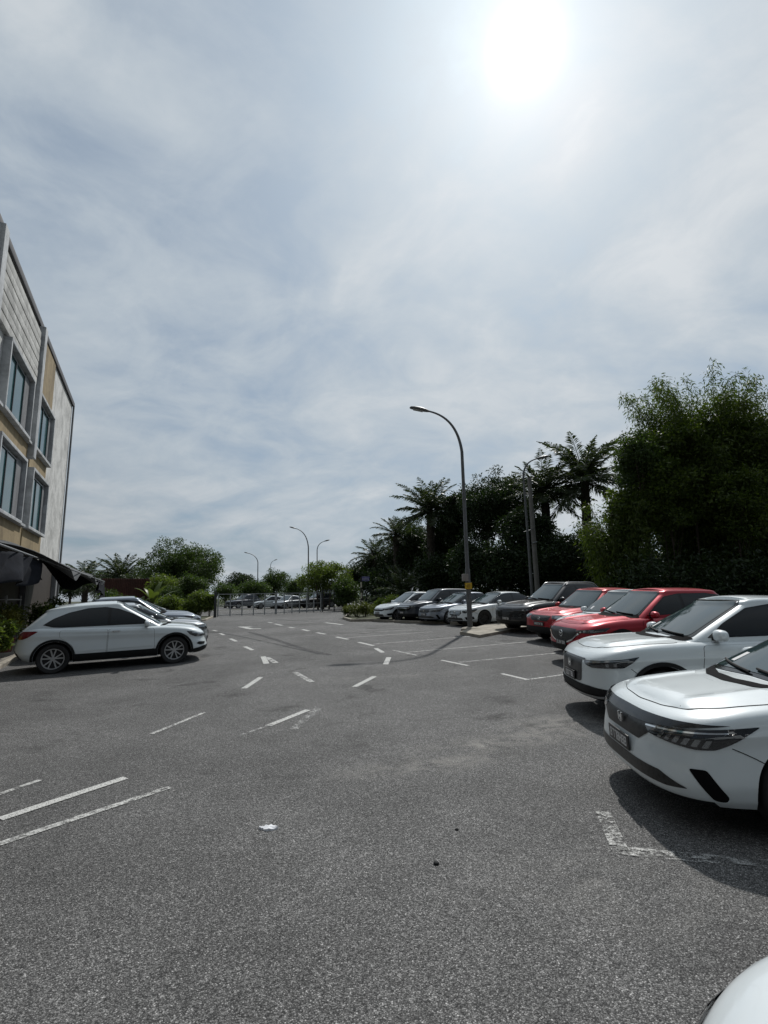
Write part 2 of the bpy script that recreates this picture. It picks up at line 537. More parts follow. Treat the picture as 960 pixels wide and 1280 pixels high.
def make_car(kind, S, pm, label, detail=True):
    """builds one car: an Empty between its axles on the ground, nose towards +x"""
    C = CarBody(S)
    root = empty(kind); tag(root, label, 'car')
    hw = S['W'] / 2; wbh = S['wb'] / 2; Rw = S['R']; Ra = Rw + S.get('archgap', .055)
    BOTH = (1, -1)
    # body: lower shell with its wheel arches cut out, and the cabin
    lo = mesh_obj('lower', C.lv, C.lf, pm)
    cut = MB()
    for ax in (wbh, -wbh):
        for sd in BOTH:
            Mx = Matrix.Translation((ax, sd * (hw - .30), Rw)) @ Matrix.Rotation(R(-90 * sd), 4, 'X')
            cut.lathe([(Ra, 0), (Ra, .6)], 56, Mx)
    co = cut.build('cutter', pm)
    md = lo.modifiers.new('b', 'BOOLEAN'); md.object = co; md.operation = 'DIFFERENCE'; md.solver = 'EXACT'
    bpy.context.view_layer.update()
    ev = lo.evaluated_get(bpy.context.evaluated_depsgraph_get())
    me = bpy.data.meshes.new_from_object(ev)
    V = [tuple(v.co) for v in me.vertices]; Fc = [tuple(p.vertices) for p in me.polygons]
    mi = []
    zbm = min(p[1] for p in S['zb'])
    for p in me.polygons:
        k = 0
        for ax in (wbh, -wbh):
            if all((V[i][0] - ax)**2 + (V[i][2] - Rw)**2 < (Ra + .002)**2 for i in p.vertices) and abs(p.center.y) < hw + .05: k = 1
        if p.normal.z < -.75 and p.center.z < zbm + .25: k = 1
        mi.append(k)
    bpy.data.objects.remove(lo); bpy.data.objects.remove(co); bpy.data.meshes.remove(me)
    b = len(V)
    V += C.cv; Fc += [tuple(i + b for i in f) for f in C.cf]; mi += [0] * len(C.cf)
    body = mesh_obj('body', V, Fc, [pm, M['plastic']], root, True, mi, 38)

    def part(name, mat, items, parent=root, res=.035, smooth=True):
        mb = MB()
        for it in items:
            kind_, poly, off = it[0], it[1], it[2]
            C.patch(mb, kind_, poly, off, it[4] if len(it) > 4 else res, it[3] if len(it) > 3 else (1,))
        return mesh_obj(name, mb.v, mb.f, mat, parent, smooth)

    # glass
    ws = S['ws']; rw = S['rwin']
    part('windscreen_surround', M['blackgloss'], [('front', round_poly(ws[0], .05), .005)], res=.032)
    w_ = part('windscreen', M['wsglass'], [('front', round_poly(ws[1], .05), .009)], res=.032)
    wy = max(q[0] for q in ws[1]) - .16; wz = ws[1][0][1] + .05
    part('windscreen_sticker', M['platew'], [('front', [(-wy, wz), (-wy + .075, wz), (-wy + .075, wz + .07), (-wy, wz + .07)], .011)], w_)
    part('rear_window', M['glass'], [('rear', round_poly(rw, .05), .006)], res=.035)
    for sd in BOTH:
        dl = round_poly(S['dlo'], .03)
        part('window_surround', M[S.get('dlotrim', 'blackgloss')], [('side', dl, .005, (sd,))], res=.03)
        for pn in S['panes']:
            part('side_window', M['glass'], [('side', round_poly(pn, .025), .009, (sd,))], res=.03)
        for dr in S['doors']:
            dp = round_poly(dr, .05)
            cx = sum(p[0] for p in dp) / len(dp); cz = sum(p[1] for p in dp) / len(dp)
            inn = []
            for (x, z) in dp:
                ddx, ddz = cx - x, cz - z; L = math.hypot(ddx, ddz)
                inn.append((x + ddx / L * .0055, z + ddz / L * .0055))
            d = part('door', [pm], [('side', inn, .0045, (sd,))], res=.022)
            part('door_gap', M['gap'], [('side', dp, .002, (sd,))], d, res=.035)
        for (hx, hz_) in S['handles']:
            p, nr = C.hit('side', hx, hz_, 0, sd)
            mb = MB(); mb.box((0, 0, 0), (.17, .022, .026)); 
            mb.v = [tuple(Vector(v) + p + nr * .026) for v in mb.v]
            h = mb.build('door_handle', M[S['handlem']] if S.get('handlem') else pm, root, bevel=.009)
            mb = MB(); 
            for ex in (-.06, .06): mb.box(Vector((ex, 0, 0)) + p + nr * .010, (.022, .03, .018))
            mb.build('handle_mount', M['gap'], h)
        # mirror
        mx, mz = S['mirror']
        p, nr = C.hit('side', mx, mz, 0, sd)
        mir = MB()
        V2 = []; nu, nv = 16, 10
        for i in range(nv + 1):
            ph = math.pi * i / nv
            for j in range(nu):
                th = 2 * math.pi * j / nu
                sx = math.sin(ph) * math.cos(th); sz = math.sin(ph) * math.sin(th); sy = math.cos(ph)
                e = .7
                f = lambda q: math.copysign(abs(q)**e, q)
                xx = f(sx) * (.075 if sx > 0 else .055) ; yy = f(sy) * .108; zz = f(sz) * .075 * (1 - .15 * sy)
                V2.append(Vector((xx, sd * yy, zz)) + p + Vector((.0, sd * .15, .065)))
        F2 = [(i * nu + j, i * nu + (j + 1) % nu, (i + 1) * nu + (j + 1) % nu, (i + 1) * nu + j) for i in range(nv) for j in range(nu)]
        mir.add(V2, F2)
        mo = mir.build('wing_mirror', pm, root, smooth=True, sharp=60)
        mb = MB().box(p + Vector((0.0, sd * .06, .012)), (.085, .14, .035)).build('mirror_stalk', M['plastic'], mo, bevel=.012)
        # wheel arch cladding
        if S.get('clad'):
            cl = []
            wdt = S['clad']
            for ax in (wbh, -wbh):
                zlow = .30
                a0 = math.asin(max(-1, (zlow - Rw) / (Ra + wdt)))
                aa = np.linspace(a0 - .1, math.pi - a0 + .1, 36)
                outer = [(ax + (Ra + wdt) * math.cos(a), Rw + (Ra + wdt) * math.sin(a)) for a in aa]
                inner = [(ax + (Ra + .002) * math.cos(a), Rw + (Ra + .002) * math.sin(a)) for a in aa[::-1]]
                cl.append(('side', outer + inner, .012, (sd,)))
            zs = S.get('cladz', .36)
            cl.append(('side', [(-wbh + Ra + .01, zbm + .02), (wbh - Ra - .01, zbm + .02), (wbh - Ra - .01, zs), (-wbh + Ra + .01, zs)], .010, (sd,)))
            part('wheel_arch_cladding', M['plastic'], cl, res=.05)
        for pr in S.get('side_parts', []):
            part(pr[0], M[pr[1]] if pr[1] else pm, [('side', round_poly(pr[2], .015), pr[3] if len(pr) > 3 else .004, (sd,))])
        # lamps
        hl = part('headlamp', M['lamphouse'], [('nose', round_poly(S['head'], .02), .006, (sd,))], res=.022)
        for it in S.get('head_in', []):
            part(it[0], M[it[1]], [('nose', round_poly(q, .006), .010, (sd,)) for q in it[2]], hl, res=.02)
        tl = part('tail_lamp', M['tail'], [('tailc', round_poly(S['tail'], .02), .006, (sd,))], res=.03)
        for it in S.get('nose_pair', []):
            part(it[0], M[it[1]] if it[1] else pm, [('nose', round_poly(it[2], .02), it[3], (sd,))], res=.03)
        for it in S.get('seams', []):
            part('panel_gap', M['gap'], [(it[0], strip_poly(it[1], .006), .003, (sd,), .03)])
        # wheels
        for ax in (wbh, -wbh):
            wheel_parts(S, None, root, (ax, sd * (hw - .115), Rw), sd, detail)
    # nose
    for it in S.get('nose', []):
        part(it[0], M[it[1]] if it[1] else pm, [('nose', round_poly(q, .015), it[3]) for q in it[2]], res=.03)
    if S.get('hood'):
        hp = round_poly([(x, y) for x, y in S['hood']] + [(x, -y) for x, y in S['hood'][::-1]], .05)
        part('bonnet_gap', M['gap'], [('top', hp, .002)], res=.028)
        inn = []
        cx = sum(p[0] for p in hp) / len(hp)
        for (x, y) in hp:
            L = math.hypot(cx - x, y); inn.append((x + (cx - x) / L * .006, y - y / L * .006))
        part('bonnet', [pm], [('top', inn, .0045)], res=.028)
    # number plate with white characters
    pz, pw, ph = S['plate']
    p, nr = C.hit('nose', 0, pz, .012)
    tilt = Matrix.Rotation(-math.asin(max(-.5, min(.5, nr.z))), 4, 'Y')
    def plate(p, sgn, wdt):
        mb = MB().box((0, 0, 0), (.012, wdt, .115))
        pl = mb.build('number_plate', M['plate'], root, bevel=.003)
        pl.location = p; 
        ch = MB(); rr_ = random.Random(S['L'] * 1000)
        n = 7; x0 = -wdt * .42; st = wdt * .84 / n
        for k in range(n):
            cy = x0 + st * (k + .5); w = st * .62; h = .07
            segs = rr_.choice(['lbrt', 'ltrm', 'lmr', 'tmb r', 'lb', 'ltmbr', 'tr'])
            if 'l' in segs: ch.box((sgn * .007, cy - w / 2, 0), (.003, .011, h))
            if 'r' in segs: ch.box((sgn * .007, cy + w / 2, 0), (.003, .011, h))
            if 't' in segs: ch.box((sgn * .0072, cy, h / 2 - .0055), (.003, w, .011))
            if 'b' in segs: ch.box((sgn * .0072, cy, -h / 2 + .0055), (.003, w, .011))
            if 'm' in segs: ch.box((sgn * .0072, cy, 0), (.003, w, .011))
        ch.build('plate_characters', M['platew'], pl)
        return pl
    plate(p + Vector((.006, 0, 0)), 1, pw)
    p, nr = C.hit('tailc', 0, S.get('rplate', .75), .02)
    plate(p, -1, .42)
    # emblem on the nose
    if S.get('emblem'):
        ez, er, form = S['emblem']
        p, nr = C.hit('nose', 0, ez, .016)
        mb = MB()
        Me = Matrix.Translation(p + Vector((S.get('emx', 0.0), 0, 0))) @ Matrix.Rotation(R(90), 4, 'Y')
        # local x -> down, y -> sideways, z -> forward
        ring = [(er, -.006), (er, .006), (er * .84, .006), (er * .84, -.006)]
        if form == 'H':
            for q in ((-1, 1), (1, 1)):
                mb.prism([(-er * .75, q[0] * er * .72 - .012), (-er * .75, q[0] * er * .72 + .012), (er * .75, q[0] * er * .50 + .012), (er * .75, q[0] * er * .50 - .012)], 0, .012, Me)
            mb.prism([(-.010, -er * .55), (-.010, er * .55), (.012, er * .55), (.012, -er * .55)], .001, .011, Me)
            m2 = [(er * 1.0 * math.cos(a) , er * 1.12 * math.sin(a)) for a in np.linspace(0, 2 * math.pi, 33)[:-1]]
            m1 = [(er * .88 * math.cos(a), er * 1.0 * math.sin(a)) for a in np.linspace(0, 2 * math.pi, 33)[:-1]]
            V2 = [Me @ Vector((a[0], a[1], 0.008)) for a in m2] + [Me @ Vector((a[0], a[1], 0.008)) for a in m1]
            mb.add(V2, [(k, (k + 1) % 32, 32 + (k + 1) % 32, 32 + k) for k in range(32)])
        else:
            mb.lathe(ring, 32, Me, closed=True)
            if form == 'star':
                for k in range(3):
                    a = math.pi + 2 * math.pi * k / 3
                    d = Vector((math.cos(a), math.sin(a))); nn = Vector((-d.y, d.x))
                    mb.prism([tuple(nn * er * .12), tuple(d * er * .88), tuple(-nn * er * .12)], 0, .01, Me)
            else:
                for q in (-1, 1):
                    mb.prism([(er * .25, 0), (-er * .15, q * er * .82), (-er * .38, q * er * .72), (0, 0)], 0, .01, Me)
        mb.build('emblem', M['chrome'], root, smooth=True, sharp=30)
    # wipers and scuttle
    sc = S.get('wipers')
    if sc:
        for (y0, z0, y1, z1) in sc:
            pts = []
            for t in np.linspace(0, 1, 9):
                q, nr = C.hit('front', y0 + (y1 - y0) * t, z0 + (z1 - z0) * t, .022); pts.append(q)
            MB().tube(pts, .011, 6).build('wiper', M['plastic'], root, smooth=True)
    if S.get('scuttle'):
        part('scuttle', M['gap'], [('top', round_poly([(x, y) for x, y in S['scuttle']] + [(x, -y) for x, y in S['scuttle'][::-1]], .02), .006)])
    if S.get('rails'):
        x0, x1, y = S['rails']
        for sd in BOTH:
            pts = []
            for t in np.linspace(0, 1, 12):
                x = x0 + (x1 - x0) * t
                q, nr = C.hit('top', x, sd * y, .035 if 0 < t < 1 else 0.0); pts.append(q)
            MB().tube(pts, .016, 8).build('roof_rail', M[S.get('railm', 'blackgloss')], root, smooth=True)
    if S.get('fin'):
        x = S['fin']; q, nr = C.hit('top', x, 0, 0)
        MB().add([q + Vector(v) for v in ((.09, -.02, -.005), (.09, .02, -.005), (-.07, .028, -.01), (-.07, -.028, -.01), (-.05, .004, .055), (-.05, -.004, .055))],
                 [(0, 1, 4, 5), (1, 2, 4), (2, 3, 5, 4), (3, 0, 5), (0, 3, 2, 1)]).build('roof_aerial', pm, root)
    if S.get('spoiler'):
        x, z, w = S['spoiler']
        MB().box((x, 0, z), (.24, w, .035)).build('rear_spoiler', pm, root, bevel=.014)
    return root

def place_car(root, nose, heading, label=None, group=None, nosex=None):
    """puts a car with the middle of its nose over the ground point nose, facing heading (degrees from +x)"""
    h = R(heading); d = Vector((math.cos(h), math.sin(h), 0))
    c = Vector((nose[0], nose[1], 0)) - d * nosex
    l = Vector((-d.y, d.x, 0))
    zf, zr = gz((c + d * 1.3).y), gz((c - d * 1.3).y); zl, zr2 = gz((c + l * .8).y), gz((c - l * .8).y)
    X = (d * 2.6 + Vector((0, 0, zf - zr))).normalized(); Yv = (l * 1.6 + Vector((0, 0, zl - zr2))).normalized()
    Z = X.cross(Yv).normalized(); Yv = Z.cross(X)
    root.rotation_euler = Matrix((X, Yv, Z)).transposed().to_euler()
    root.location = (c.x, c.y, (zf + zr + zl + zr2) / 4)
    if label: root['label'] = label
    if group: root['group'] = group
    return root

def recolour(root, old, new):
    for o in [root] + list(root.children_recursive):
        if o.type != 'MESH': continue
        for i, sl in enumerate(o.material_slots):
            if sl.material == old:
                sl.link = 'OBJECT'; sl.material = new
# ------------------------------------------------------------------ car shapes (metres; x forward from mid-wheelbase)
WP_SEDAN = [(0, .90), (.10, .955), (.28, .985), (.45, .980), (.62, .978), (.72, .990), (.775, 1.0), (.81, .992), (.85, .988), (.92, .975), (.97, .95), (1, .91)]
WP_SUV = [(0, .90), (.10, .95), (.25, .985), (.45, .985), (.62, .978), (.72, .990), (.775, 1.0), (.81, .993), (.86, .988), (.93, .972), (.97, .945), (1, .905)]
FP = [(0, -.07), (.08, -.015), (.25, 0), (.45, -.012), (.62, -.03), (.78, -.045), (.88, -.075), (.94, -.11), (.975, -.16), (1, -.24)]
RP = [(0, .12), (.12, .03), (.35, 0), (.6, .015), (.78, .03), (.90, .055), (1, .14)]

SEDAN = dict(swage=[(-1.9, .86, 1.0, .80, .010), (-1.0, .36, 1.0, .38, .010)], W=1.75, L=4.60, wb=2.60, fo=.93, R=.318, archgap=.035,
    zt=[(-2.39, .93), (-2.0, 1.01), (-1.2, .985), (0, .945), (.7, .93), (1.2, .885), (1.75, .825), (2.0, .790), (2.23, .735)],
    zb=[(-2.39, .36), (-2.1, .26), (-1, .19), (1, .19), (1.9, .205), (2.23, .215)],
    wp=WP_SEDAN, fp=FP, rp=RP, nf=3.2, Df=.56, crown=.055, crease=.018,
    cab=(1.40, .30, -.98, -1.92), cw=(.785, .595), zr=[(-1.9, 1.28), (-1.0, 1.405), (-.35, 1.437), (.16, 1.415), (.5, 1.36)], cD=(.30, .20),
    ws=([(-.725, .935), (0, .955), (.725, .935), (.535, 1.41), (-.535, 1.41)], [(-.69, .96), (0, .975), (.69, .96), (.51, 1.39), (-.51, 1.39)]),
    rwin=[(-.58, 1.10), (.58, 1.10), (.47, 1.375), (-.47, 1.375)],
    dlo=[(.98, .965), (.66, 1.14), (.26, 1.315), (-.06, 1.378), (-.30, 1.388), (-.90, 1.365), (-1.25, 1.245), (-1.60, 1.055), (-1.52, 1.03)],
    panes=[[(.60, .99), (.60, 1.145), (.24, 1.30), (-.05, 1.36), (-.28, 1.369), (-.30, 1.015)], [(.90, .982), (.66, 1.12), (.65, .988)], [(-.37, 1.018), (-.35, 1.368), (-.88, 1.345), (-1.02, 1.29), (-1.05, 1.032)], [(-1.10, 1.035), (-1.08, 1.27), (-1.25, 1.21), (-1.50, 1.065), (-1.48, 1.045)]],
    doors=[[(.90, .34), (.87, .90), (-.30, .925), (-.33, .30), (.76, .29)], [(-.345, .30), (-.315, .925), (-1.12, .945), (-1.15, .76), (-.98, .57), (-.88, .32)]],
    handles=[(-.17, .84), (-1.0, .865)], mirror=(.52, .955),
    head=[(.40, .665), (.70, .700), (1.00, .735), (1.17, .752), (1.08, .695), (.98, .632), (.90, .592), (.80, .582), (.46, .615)],
    head_in=[('lamp_cells', 'led', [[(.55 + .056 * k, .612 - .002 * k), (.582 + .056 * k, .612 - .002 * k), (.612 + .056 * k, .652 + .001 * k), (.58 + .056 * k, .650 + .001 * k)] for k in range(6)]),
             ('light_strip', 'chrome', [[(.42, .662), (.72, .688), (.98, .712), (.98, .702), (.72, .677), (.42, .652)]])],
    nose=[('grille', 'grille', [[(-.50, .68), (.50, .68), (.46, .615), (.33, .535), (-.33, .535), (-.46, .615)]], .004),
          ('grille_bar', 'blackgloss', [[(-1.0, .752), (-.6, .738), (-.3, .730), (.3, .730), (.6, .738), (1.0, .752), (.72, .705), (.44, .672), (.2, .662), (-.2, .662), (-.44, .672), (-.72, .705)]], .012),
          ('lower_intake', 'grille', [[(-.56, .39), (.56, .39), (.74, .318), (.60, .298), (-.60, .298), (-.74, .318)]], .004)],
    nose_pair=[('side_vent', 'gap', [(.75, .455), (.845, .46), (.945, .29), (.925, .255), (.865, .262)], .005)],
    seams=[('nose', [(.99, .61), (1.12, .545), (1.20, .50)])],
    tail=[(.42, .86), (.95, .90), (.98, .80), (.80, .74), (.42, .76)],
    hood=[(2.03, .03), (2.0, .36), (1.92, .59), (1.74, .70), (1.30, .755), (1.20, .735), (1.37, .36), (1.41, .03)],
    scuttle=[(1.335, .02), (1.29, .34), (1.12, .67), (.98, .735), (1.06, .62), (1.20, .30), (1.23, .02)],
    plate=(.462, .44, .12), emblem=(.625, .045, 'H'), wipers=[(.60, .955, 0.0, .99), (-.02, .965, -.62, 1.0)], spokes=8, twin=0)

CROSS_NEW = dict(swage=[(-1.8, .94, 1.0, .90, .010), (-1.0, .52, 1.0, .54, .010)], W=1.79, L=4.36, wb=2.61, fo=.90, R=.338,
    zt=[(-2.16, .98), (-1.9, 1.06), (-1.2, 1.045), (0, 1.02), (.7, 1.01), (1.3, .985), (1.75, .945), (2.02, .90), (2.2, .845)],
    zb=[(-2.16, .40), (-1.9, .30), (-1, .23), (1, .23), (1.85, .25), (2.2, .28)],
    wp=WP_SUV, fp=[(0, -.10), (.10, -.02), (.25, 0), (.5, -.01), (.75, -.02), (.86, -.045), (.93, -.09), (.97, -.15), (1, -.24)], rp=RP, nf=3.2, Df=.56, crown=.055, crease=.015,
    cab=(1.16, .18, -1.25, -2.02), cw=(.80, .635), zr=[(-2.0, 1.34), (-1.5, 1.46), (-.9, 1.53), (-.2, 1.555), (.14, 1.535), (.5, 1.49)], cD=(.30, .20),
    ws=([(-.71, 1.05), (0, 1.075), (.71, 1.05), (.545, 1.525), (-.545, 1.525)], [(-.65, 1.075), (0, 1.09), (.65, 1.075), (.52, 1.505), (-.52, 1.505)]),
    rwin=[(-.60, 1.13), (.60, 1.13), (.50, 1.40), (-.50, 1.40)],
    dlo=[(.68, 1.06), (.43, 1.24), (.08, 1.43), (-.30, 1.485), (-.9, 1.475), (-1.4, 1.37), (-1.72, 1.19), (-1.5, 1.12)],
    panes=[[(.62, 1.08), (.40, 1.24), (.07, 1.41), (-.28, 1.465), (-.30, 1.09)], [(-.37, 1.09), (-.35, 1.467), (-.90, 1.455), (-1.35, 1.36), (-1.62, 1.20), (-1.46, 1.14)]],
    doors=[[(.84, .42), (.78, .975), (-.30, 1.0), (-.33, .40)], [(-.345, .40), (-.315, 1.0), (-1.16, 1.02), (-1.18, .83), (-.93, .62), (-.84, .42)]],
    handles=[(-.17, .90)], mirror=(.58, 1.035),
    head=[(.46, .765), (.75, .79), (1.0, .82), (1.16, .85), (1.08, .78), (.98, .71), (.62, .69), (.50, .72)],
    head_in=[('projector', 'led', [[(.80, .715), (.83, .715), (.83, .757), (.80, .757)], [(.88, .720), (.91, .721), (.91, .763), (.88, .762)]]), ('light_strip', 'lens', [[(.52, .752), (.8, .786), (1.04, .816), (1.04, .800), (.8, .774), (.52, .743)]])],
    nose=[('grille', 'grille', [[(-.42, .765), (.42, .765), (.40, .50), (.34, .475), (-.34, .475), (-.40, .50)]], .004),
          ('grille_bar', 'blackgloss', [[(-.50, .79), (.50, .79), (.48, .765), (-.48, .765)]], .010),
          ('lower_bumper', 'plastic', [[(-.85, .43), (-.55, .455), (.55, .455), (.85, .43), (1.20, .40), (1.20, .285), (-1.20, .285), (-1.20, .40)]], .008),
          ('skid_strip', 'alloy', [[(-.70, .345), (.70, .345), (.82, .365), (.78, .33), (.66, .315), (-.66, .315), (-.78, .33), (-.82, .365)]], .022)],
    seams=[('nose', [(1.05, .70), (1.14, .62), (1.18, .56)])],
    tail=[(.30, .92), (.95, .95), (1.0, .88), (.80, .84), (.30, .86)],
    hood=[(1.99, .03), (1.96, .37), (1.87, .60), (1.70, .715), (1.12, .78), (1.02, .76), (1.13, .35), (1.17, .03)],
    scuttle=[(1.16, .02), (1.11, .34), (.95, .66), (.82, .74), (.84, .62), (.97, .30), (1.00, .02)],
    plate=(.53, .44, .12), emblem=(.685, .055, 'H'), wipers=[(.58, 1.075, 0.0, 1.105), (-.02, 1.08, -.60, 1.12)], clad=.055, cladz=.38, spokes=5)

CROSS_OLD = dict(W=1.772, L=4.30, wb=2.61, fo=.86, R=.338,
    zt=[(-2.135, .93), (-1.85, 1.045), (-1.2, 1.03), (0, .985), (.7, .965), (1.2, .935), (1.7, .875), (1.95, .82), (2.165, .755)],
    zb=[(-2.135, .42), (-1.9, .32), (-1, .235), (1, .225), (1.8, .23), (2.165, .25)],
    wp=WP_SUV, fp=[(0, -.10), (.10, -.02), (.25, 0), (.45, -.02), (.62, -.05), (.76, -.06), (.87, -.10), (.93, -.14), (.97, -.19), (1, -.27)],
    rp=[(0, .12), (.12, .03), (.3, 0), (.55, .02), (.72, .045), (.86, .07), (.95, .10), (1, .15)], nf=3.1, Df=.58, crown=.05, crease=.01,
    cab=(1.22, .18, -1.58, -2.08), cw=(.795, .62), zr=[(-2.0, 1.40), (-1.6, 1.47), (-1.1, 1.53), (-.5, 1.565), (.0, 1.57), (.18, 1.55), (.5, 1.48)], cD=(.30, .20),
    ws=([(-.71, 1.0), (0, 1.025), (.71, 1.0), (.53, 1.54), (-.53, 1.54)], [(-.65, 1.03), (0, 1.04), (.65, 1.03), (.505, 1.52), (-.505, 1.52)]),
    rwin=[(-.60, 1.10), (.60, 1.10), (.50, 1.42), (-.50, 1.42)],
    dlo=[(.76, 1.03), (.57, 1.15), (.33, 1.29), (.0, 1.425), (-.28, 1.478), (-.65, 1.465), (-1.05, 1.375), (-1.35, 1.25), (-1.55, 1.115, .01), (-1.36, 1.055), (-1.2, 1.04)],
    panes=[[(.69, 1.05), (.55, 1.14), (.31, 1.275), (-.01, 1.405), (-.16, 1.44), (-.17, 1.05)], [(-.23, 1.05), (-.22, 1.463), (-.64, 1.445), (-1.03, 1.357), (-1.33, 1.235), (-1.48, 1.13), (-1.34, 1.075), (-1.18, 1.058)]],
    swage=[(-1.5, .95, 1.0, .845, .013), (-1.0, .47, 1.0, .50, .012)],
    doors=[[(.84, .42), (.82, .915), (-.19, .955), (-.21, .38)], [(-.225, .38), (-.205, .955), (-1.20, .975), (-1.20, .83), (-.94, .62), (-.85, .40)]],
    handles=[(-.03, .895)], handlem='chrome', mirror=(.64, .985),
    head=[(.52, .70), (.80, .735), (1.0, .785), (1.12, .80), (1.06, .72), (.92, .645), (.62, .635)],
    head_in=[('projector', 'led', [[(.80, .655), (.88, .66), (.88, .71), (.80, .70)]]), ('light_strip', 'lens', [[(.62, .692), (.80, .722), (1.0, .770), (1.0, .752), (.80, .706), (.62, .68)]])],
    nose=[('grille', 'blackgloss', [[(-.58, .70), (.58, .70), (.55, .60), (.45, .56), (-.45, .56), (-.55, .60)]], .005),
          ('grille_bar', 'chrome', [[(-.52, .685), (.52, .685), (.50, .655), (-.50, .655)]], .016),
          ('lower_bumper', 'plastic', [[(-.70, .40), (.70, .40), (1.0, .33), (1.16, .32), (1.16, .26), (-1.16, .26), (-1.16, .32), (-1.0, .33)]], .008)],
    nose_pair=[('fog_lamp', 'plastic', [(.62, .49), (.84, .51), (.90, .47), (.82, .43), (.66, .43)], .006)],
    tail=[(.42, .92), (.95, .985), (1.05, .98), (.90, .86), (.78, .81), (.45, .82)],
    hood=[(1.90, .03), (1.86, .36), (1.76, .58), (1.60, .67), (1.22, .72), (1.10, .70), (1.20, .35), (1.24, .03)],
    scuttle=[(1.28, .02), (1.22, .34), (1.08, .66), (.95, .735), (1.0, .60), (1.14, .30), (1.17, .02)],
    plate=(.47, .44, .12), emblem=(.65, .055, 'H'), clad=.055, cladz=.42, spokes=5, fin=-1.35,
    side_parts=[('rear_bumper_cladding', 'plastic', [(-2.2, .30), (-2.2, .58), (-2.02, .50), (-1.93, .36), (-1.90, .30)], .010),
                ('tail_lamp_tip', 'tail', [(-2.0, .985), (-1.66, .985), (-1.88, .84), (-2.0, .80)], .008)])

SUV = dict(swage=[(-1.8, .93, .9, .86, .012), (-1.0, .52, 1.0, .54, .010)], W=1.842, L=4.55, wb=2.70, fo=.93, R=.362,
    zt=[(-2.27, 1.0), (-2.0, 1.09), (-1.2, 1.07), (0, 1.04), (.7, 1.03), (1.2, 1.01), (1.75, .965), (2.05, .92), (2.28, .85)],
    zb=[(-2.27, .44), (-2.0, .34), (-1, .25), (1, .25), (1.9, .27), (2.28, .30)],
    wp=WP_SUV, fp=[(0, -.10), (.10, -.03), (.30, 0), (.55, -.005), (.78, -.015), (.88, -.04), (.94, -.09), (.975, -.15), (1, -.24)], rp=RP, nf=3.2, Df=.56, crown=.05, crease=.028,
    cab=(1.06, .16, -1.45, -2.08), cw=(.825, .655), zr=[(-2.1, 1.50), (-1.5, 1.605), (-.9, 1.635), (-.2, 1.645), (.16, 1.625), (.5, 1.57)], cD=(.30, .20),
    ws=([(-.73, 1.075), (0, 1.10), (.73, 1.075), (.555, 1.61), (-.555, 1.61)], [(-.67, 1.10), (0, 1.115), (.67, 1.10), (.53, 1.59), (-.53, 1.59)]),
    rwin=[(-.62, 1.15), (.62, 1.15), (.52, 1.48), (-.52, 1.48)],
    dlo=[(.64, 1.085), (.40, 1.28), (.08, 1.50), (-.30, 1.56), (-1.0, 1.555), (-1.5, 1.49), (-1.85, 1.30), (-1.70, 1.17)],
    panes=[[(.58, 1.10), (.38, 1.27), (.07, 1.48), (-.28, 1.54), (-.30, 1.11)], [(-.37, 1.11), (-.35, 1.542), (-1.0, 1.535), (-1.08, 1.52), (-1.12, 1.14)], [(-1.17, 1.145), (-1.14, 1.51), (-1.48, 1.465), (-1.77, 1.29), (-1.66, 1.19)]],
    doors=[[(.86, .46), (.80, 1.0), (-.30, 1.02), (-.33, .44)], [(-.345, .44), (-.315, 1.02), (-1.16, 1.05), (-1.20, .86), (-.96, .65), (-.87, .46)]],
    handles=[(-.17, .92), (-1.02, .94)], mirror=(.54, 1.05),
    head=[(.50, .80), (.80, .83), (1.10, .865), (1.22, .87), (1.10, .79), (.85, .755), (.56, .755)],
    head_in=[('projector', 'led', [[(.70, .768), (.76, .77), (.76, .812), (.70, .806)], [(.82, .775), (.88, .78), (.88, .825), (.82, .82)]])],
    nose=[('grille', 'grille', [[(-.52, .83), (.52, .83), (.56, .72), (.42, .60), (.25, .535), (-.25, .535), (-.42, .60), (-.56, .72)]], .004),
          ('grille_wing', 'chrome', [strip_poly([(-.66, .775), (-.56, .71), (-.42, .59), (-.25, .525), (0, .515), (.25, .525), (.42, .59), (.56, .71), (.66, .775)], .03)], .014),
          ('lower_bumper', 'plastic', [[(-.62, .46), (.62, .46), (1.24, .44), (1.24, .31), (-1.24, .31), (-1.24, .44)]], .008)],
    seams=[], tail=[(.42, .98), (.95, 1.0), (1.0, .93), (.80, .90), (.42, .92)],
    hood=[(2.07, .03), (2.04, .39), (1.94, .62), (1.74, .735), (1.08, .80), (.95, .78), (1.04, .36), (1.07, .03)],
    scuttle=[(1.11, .02), (1.06, .34), (.93, .68), (.78, .76), (.74, .64), (.86, .30), (.89, .02)],
    plate=(.50, .44, .12), emblem=(.70, .075, 'wing'), wipers=[(.58, 1.10, 0.0, 1.13), (-.02, 1.105, -.60, 1.15)], clad=.06, cladz=.40, spokes=5, fin=-1.55)

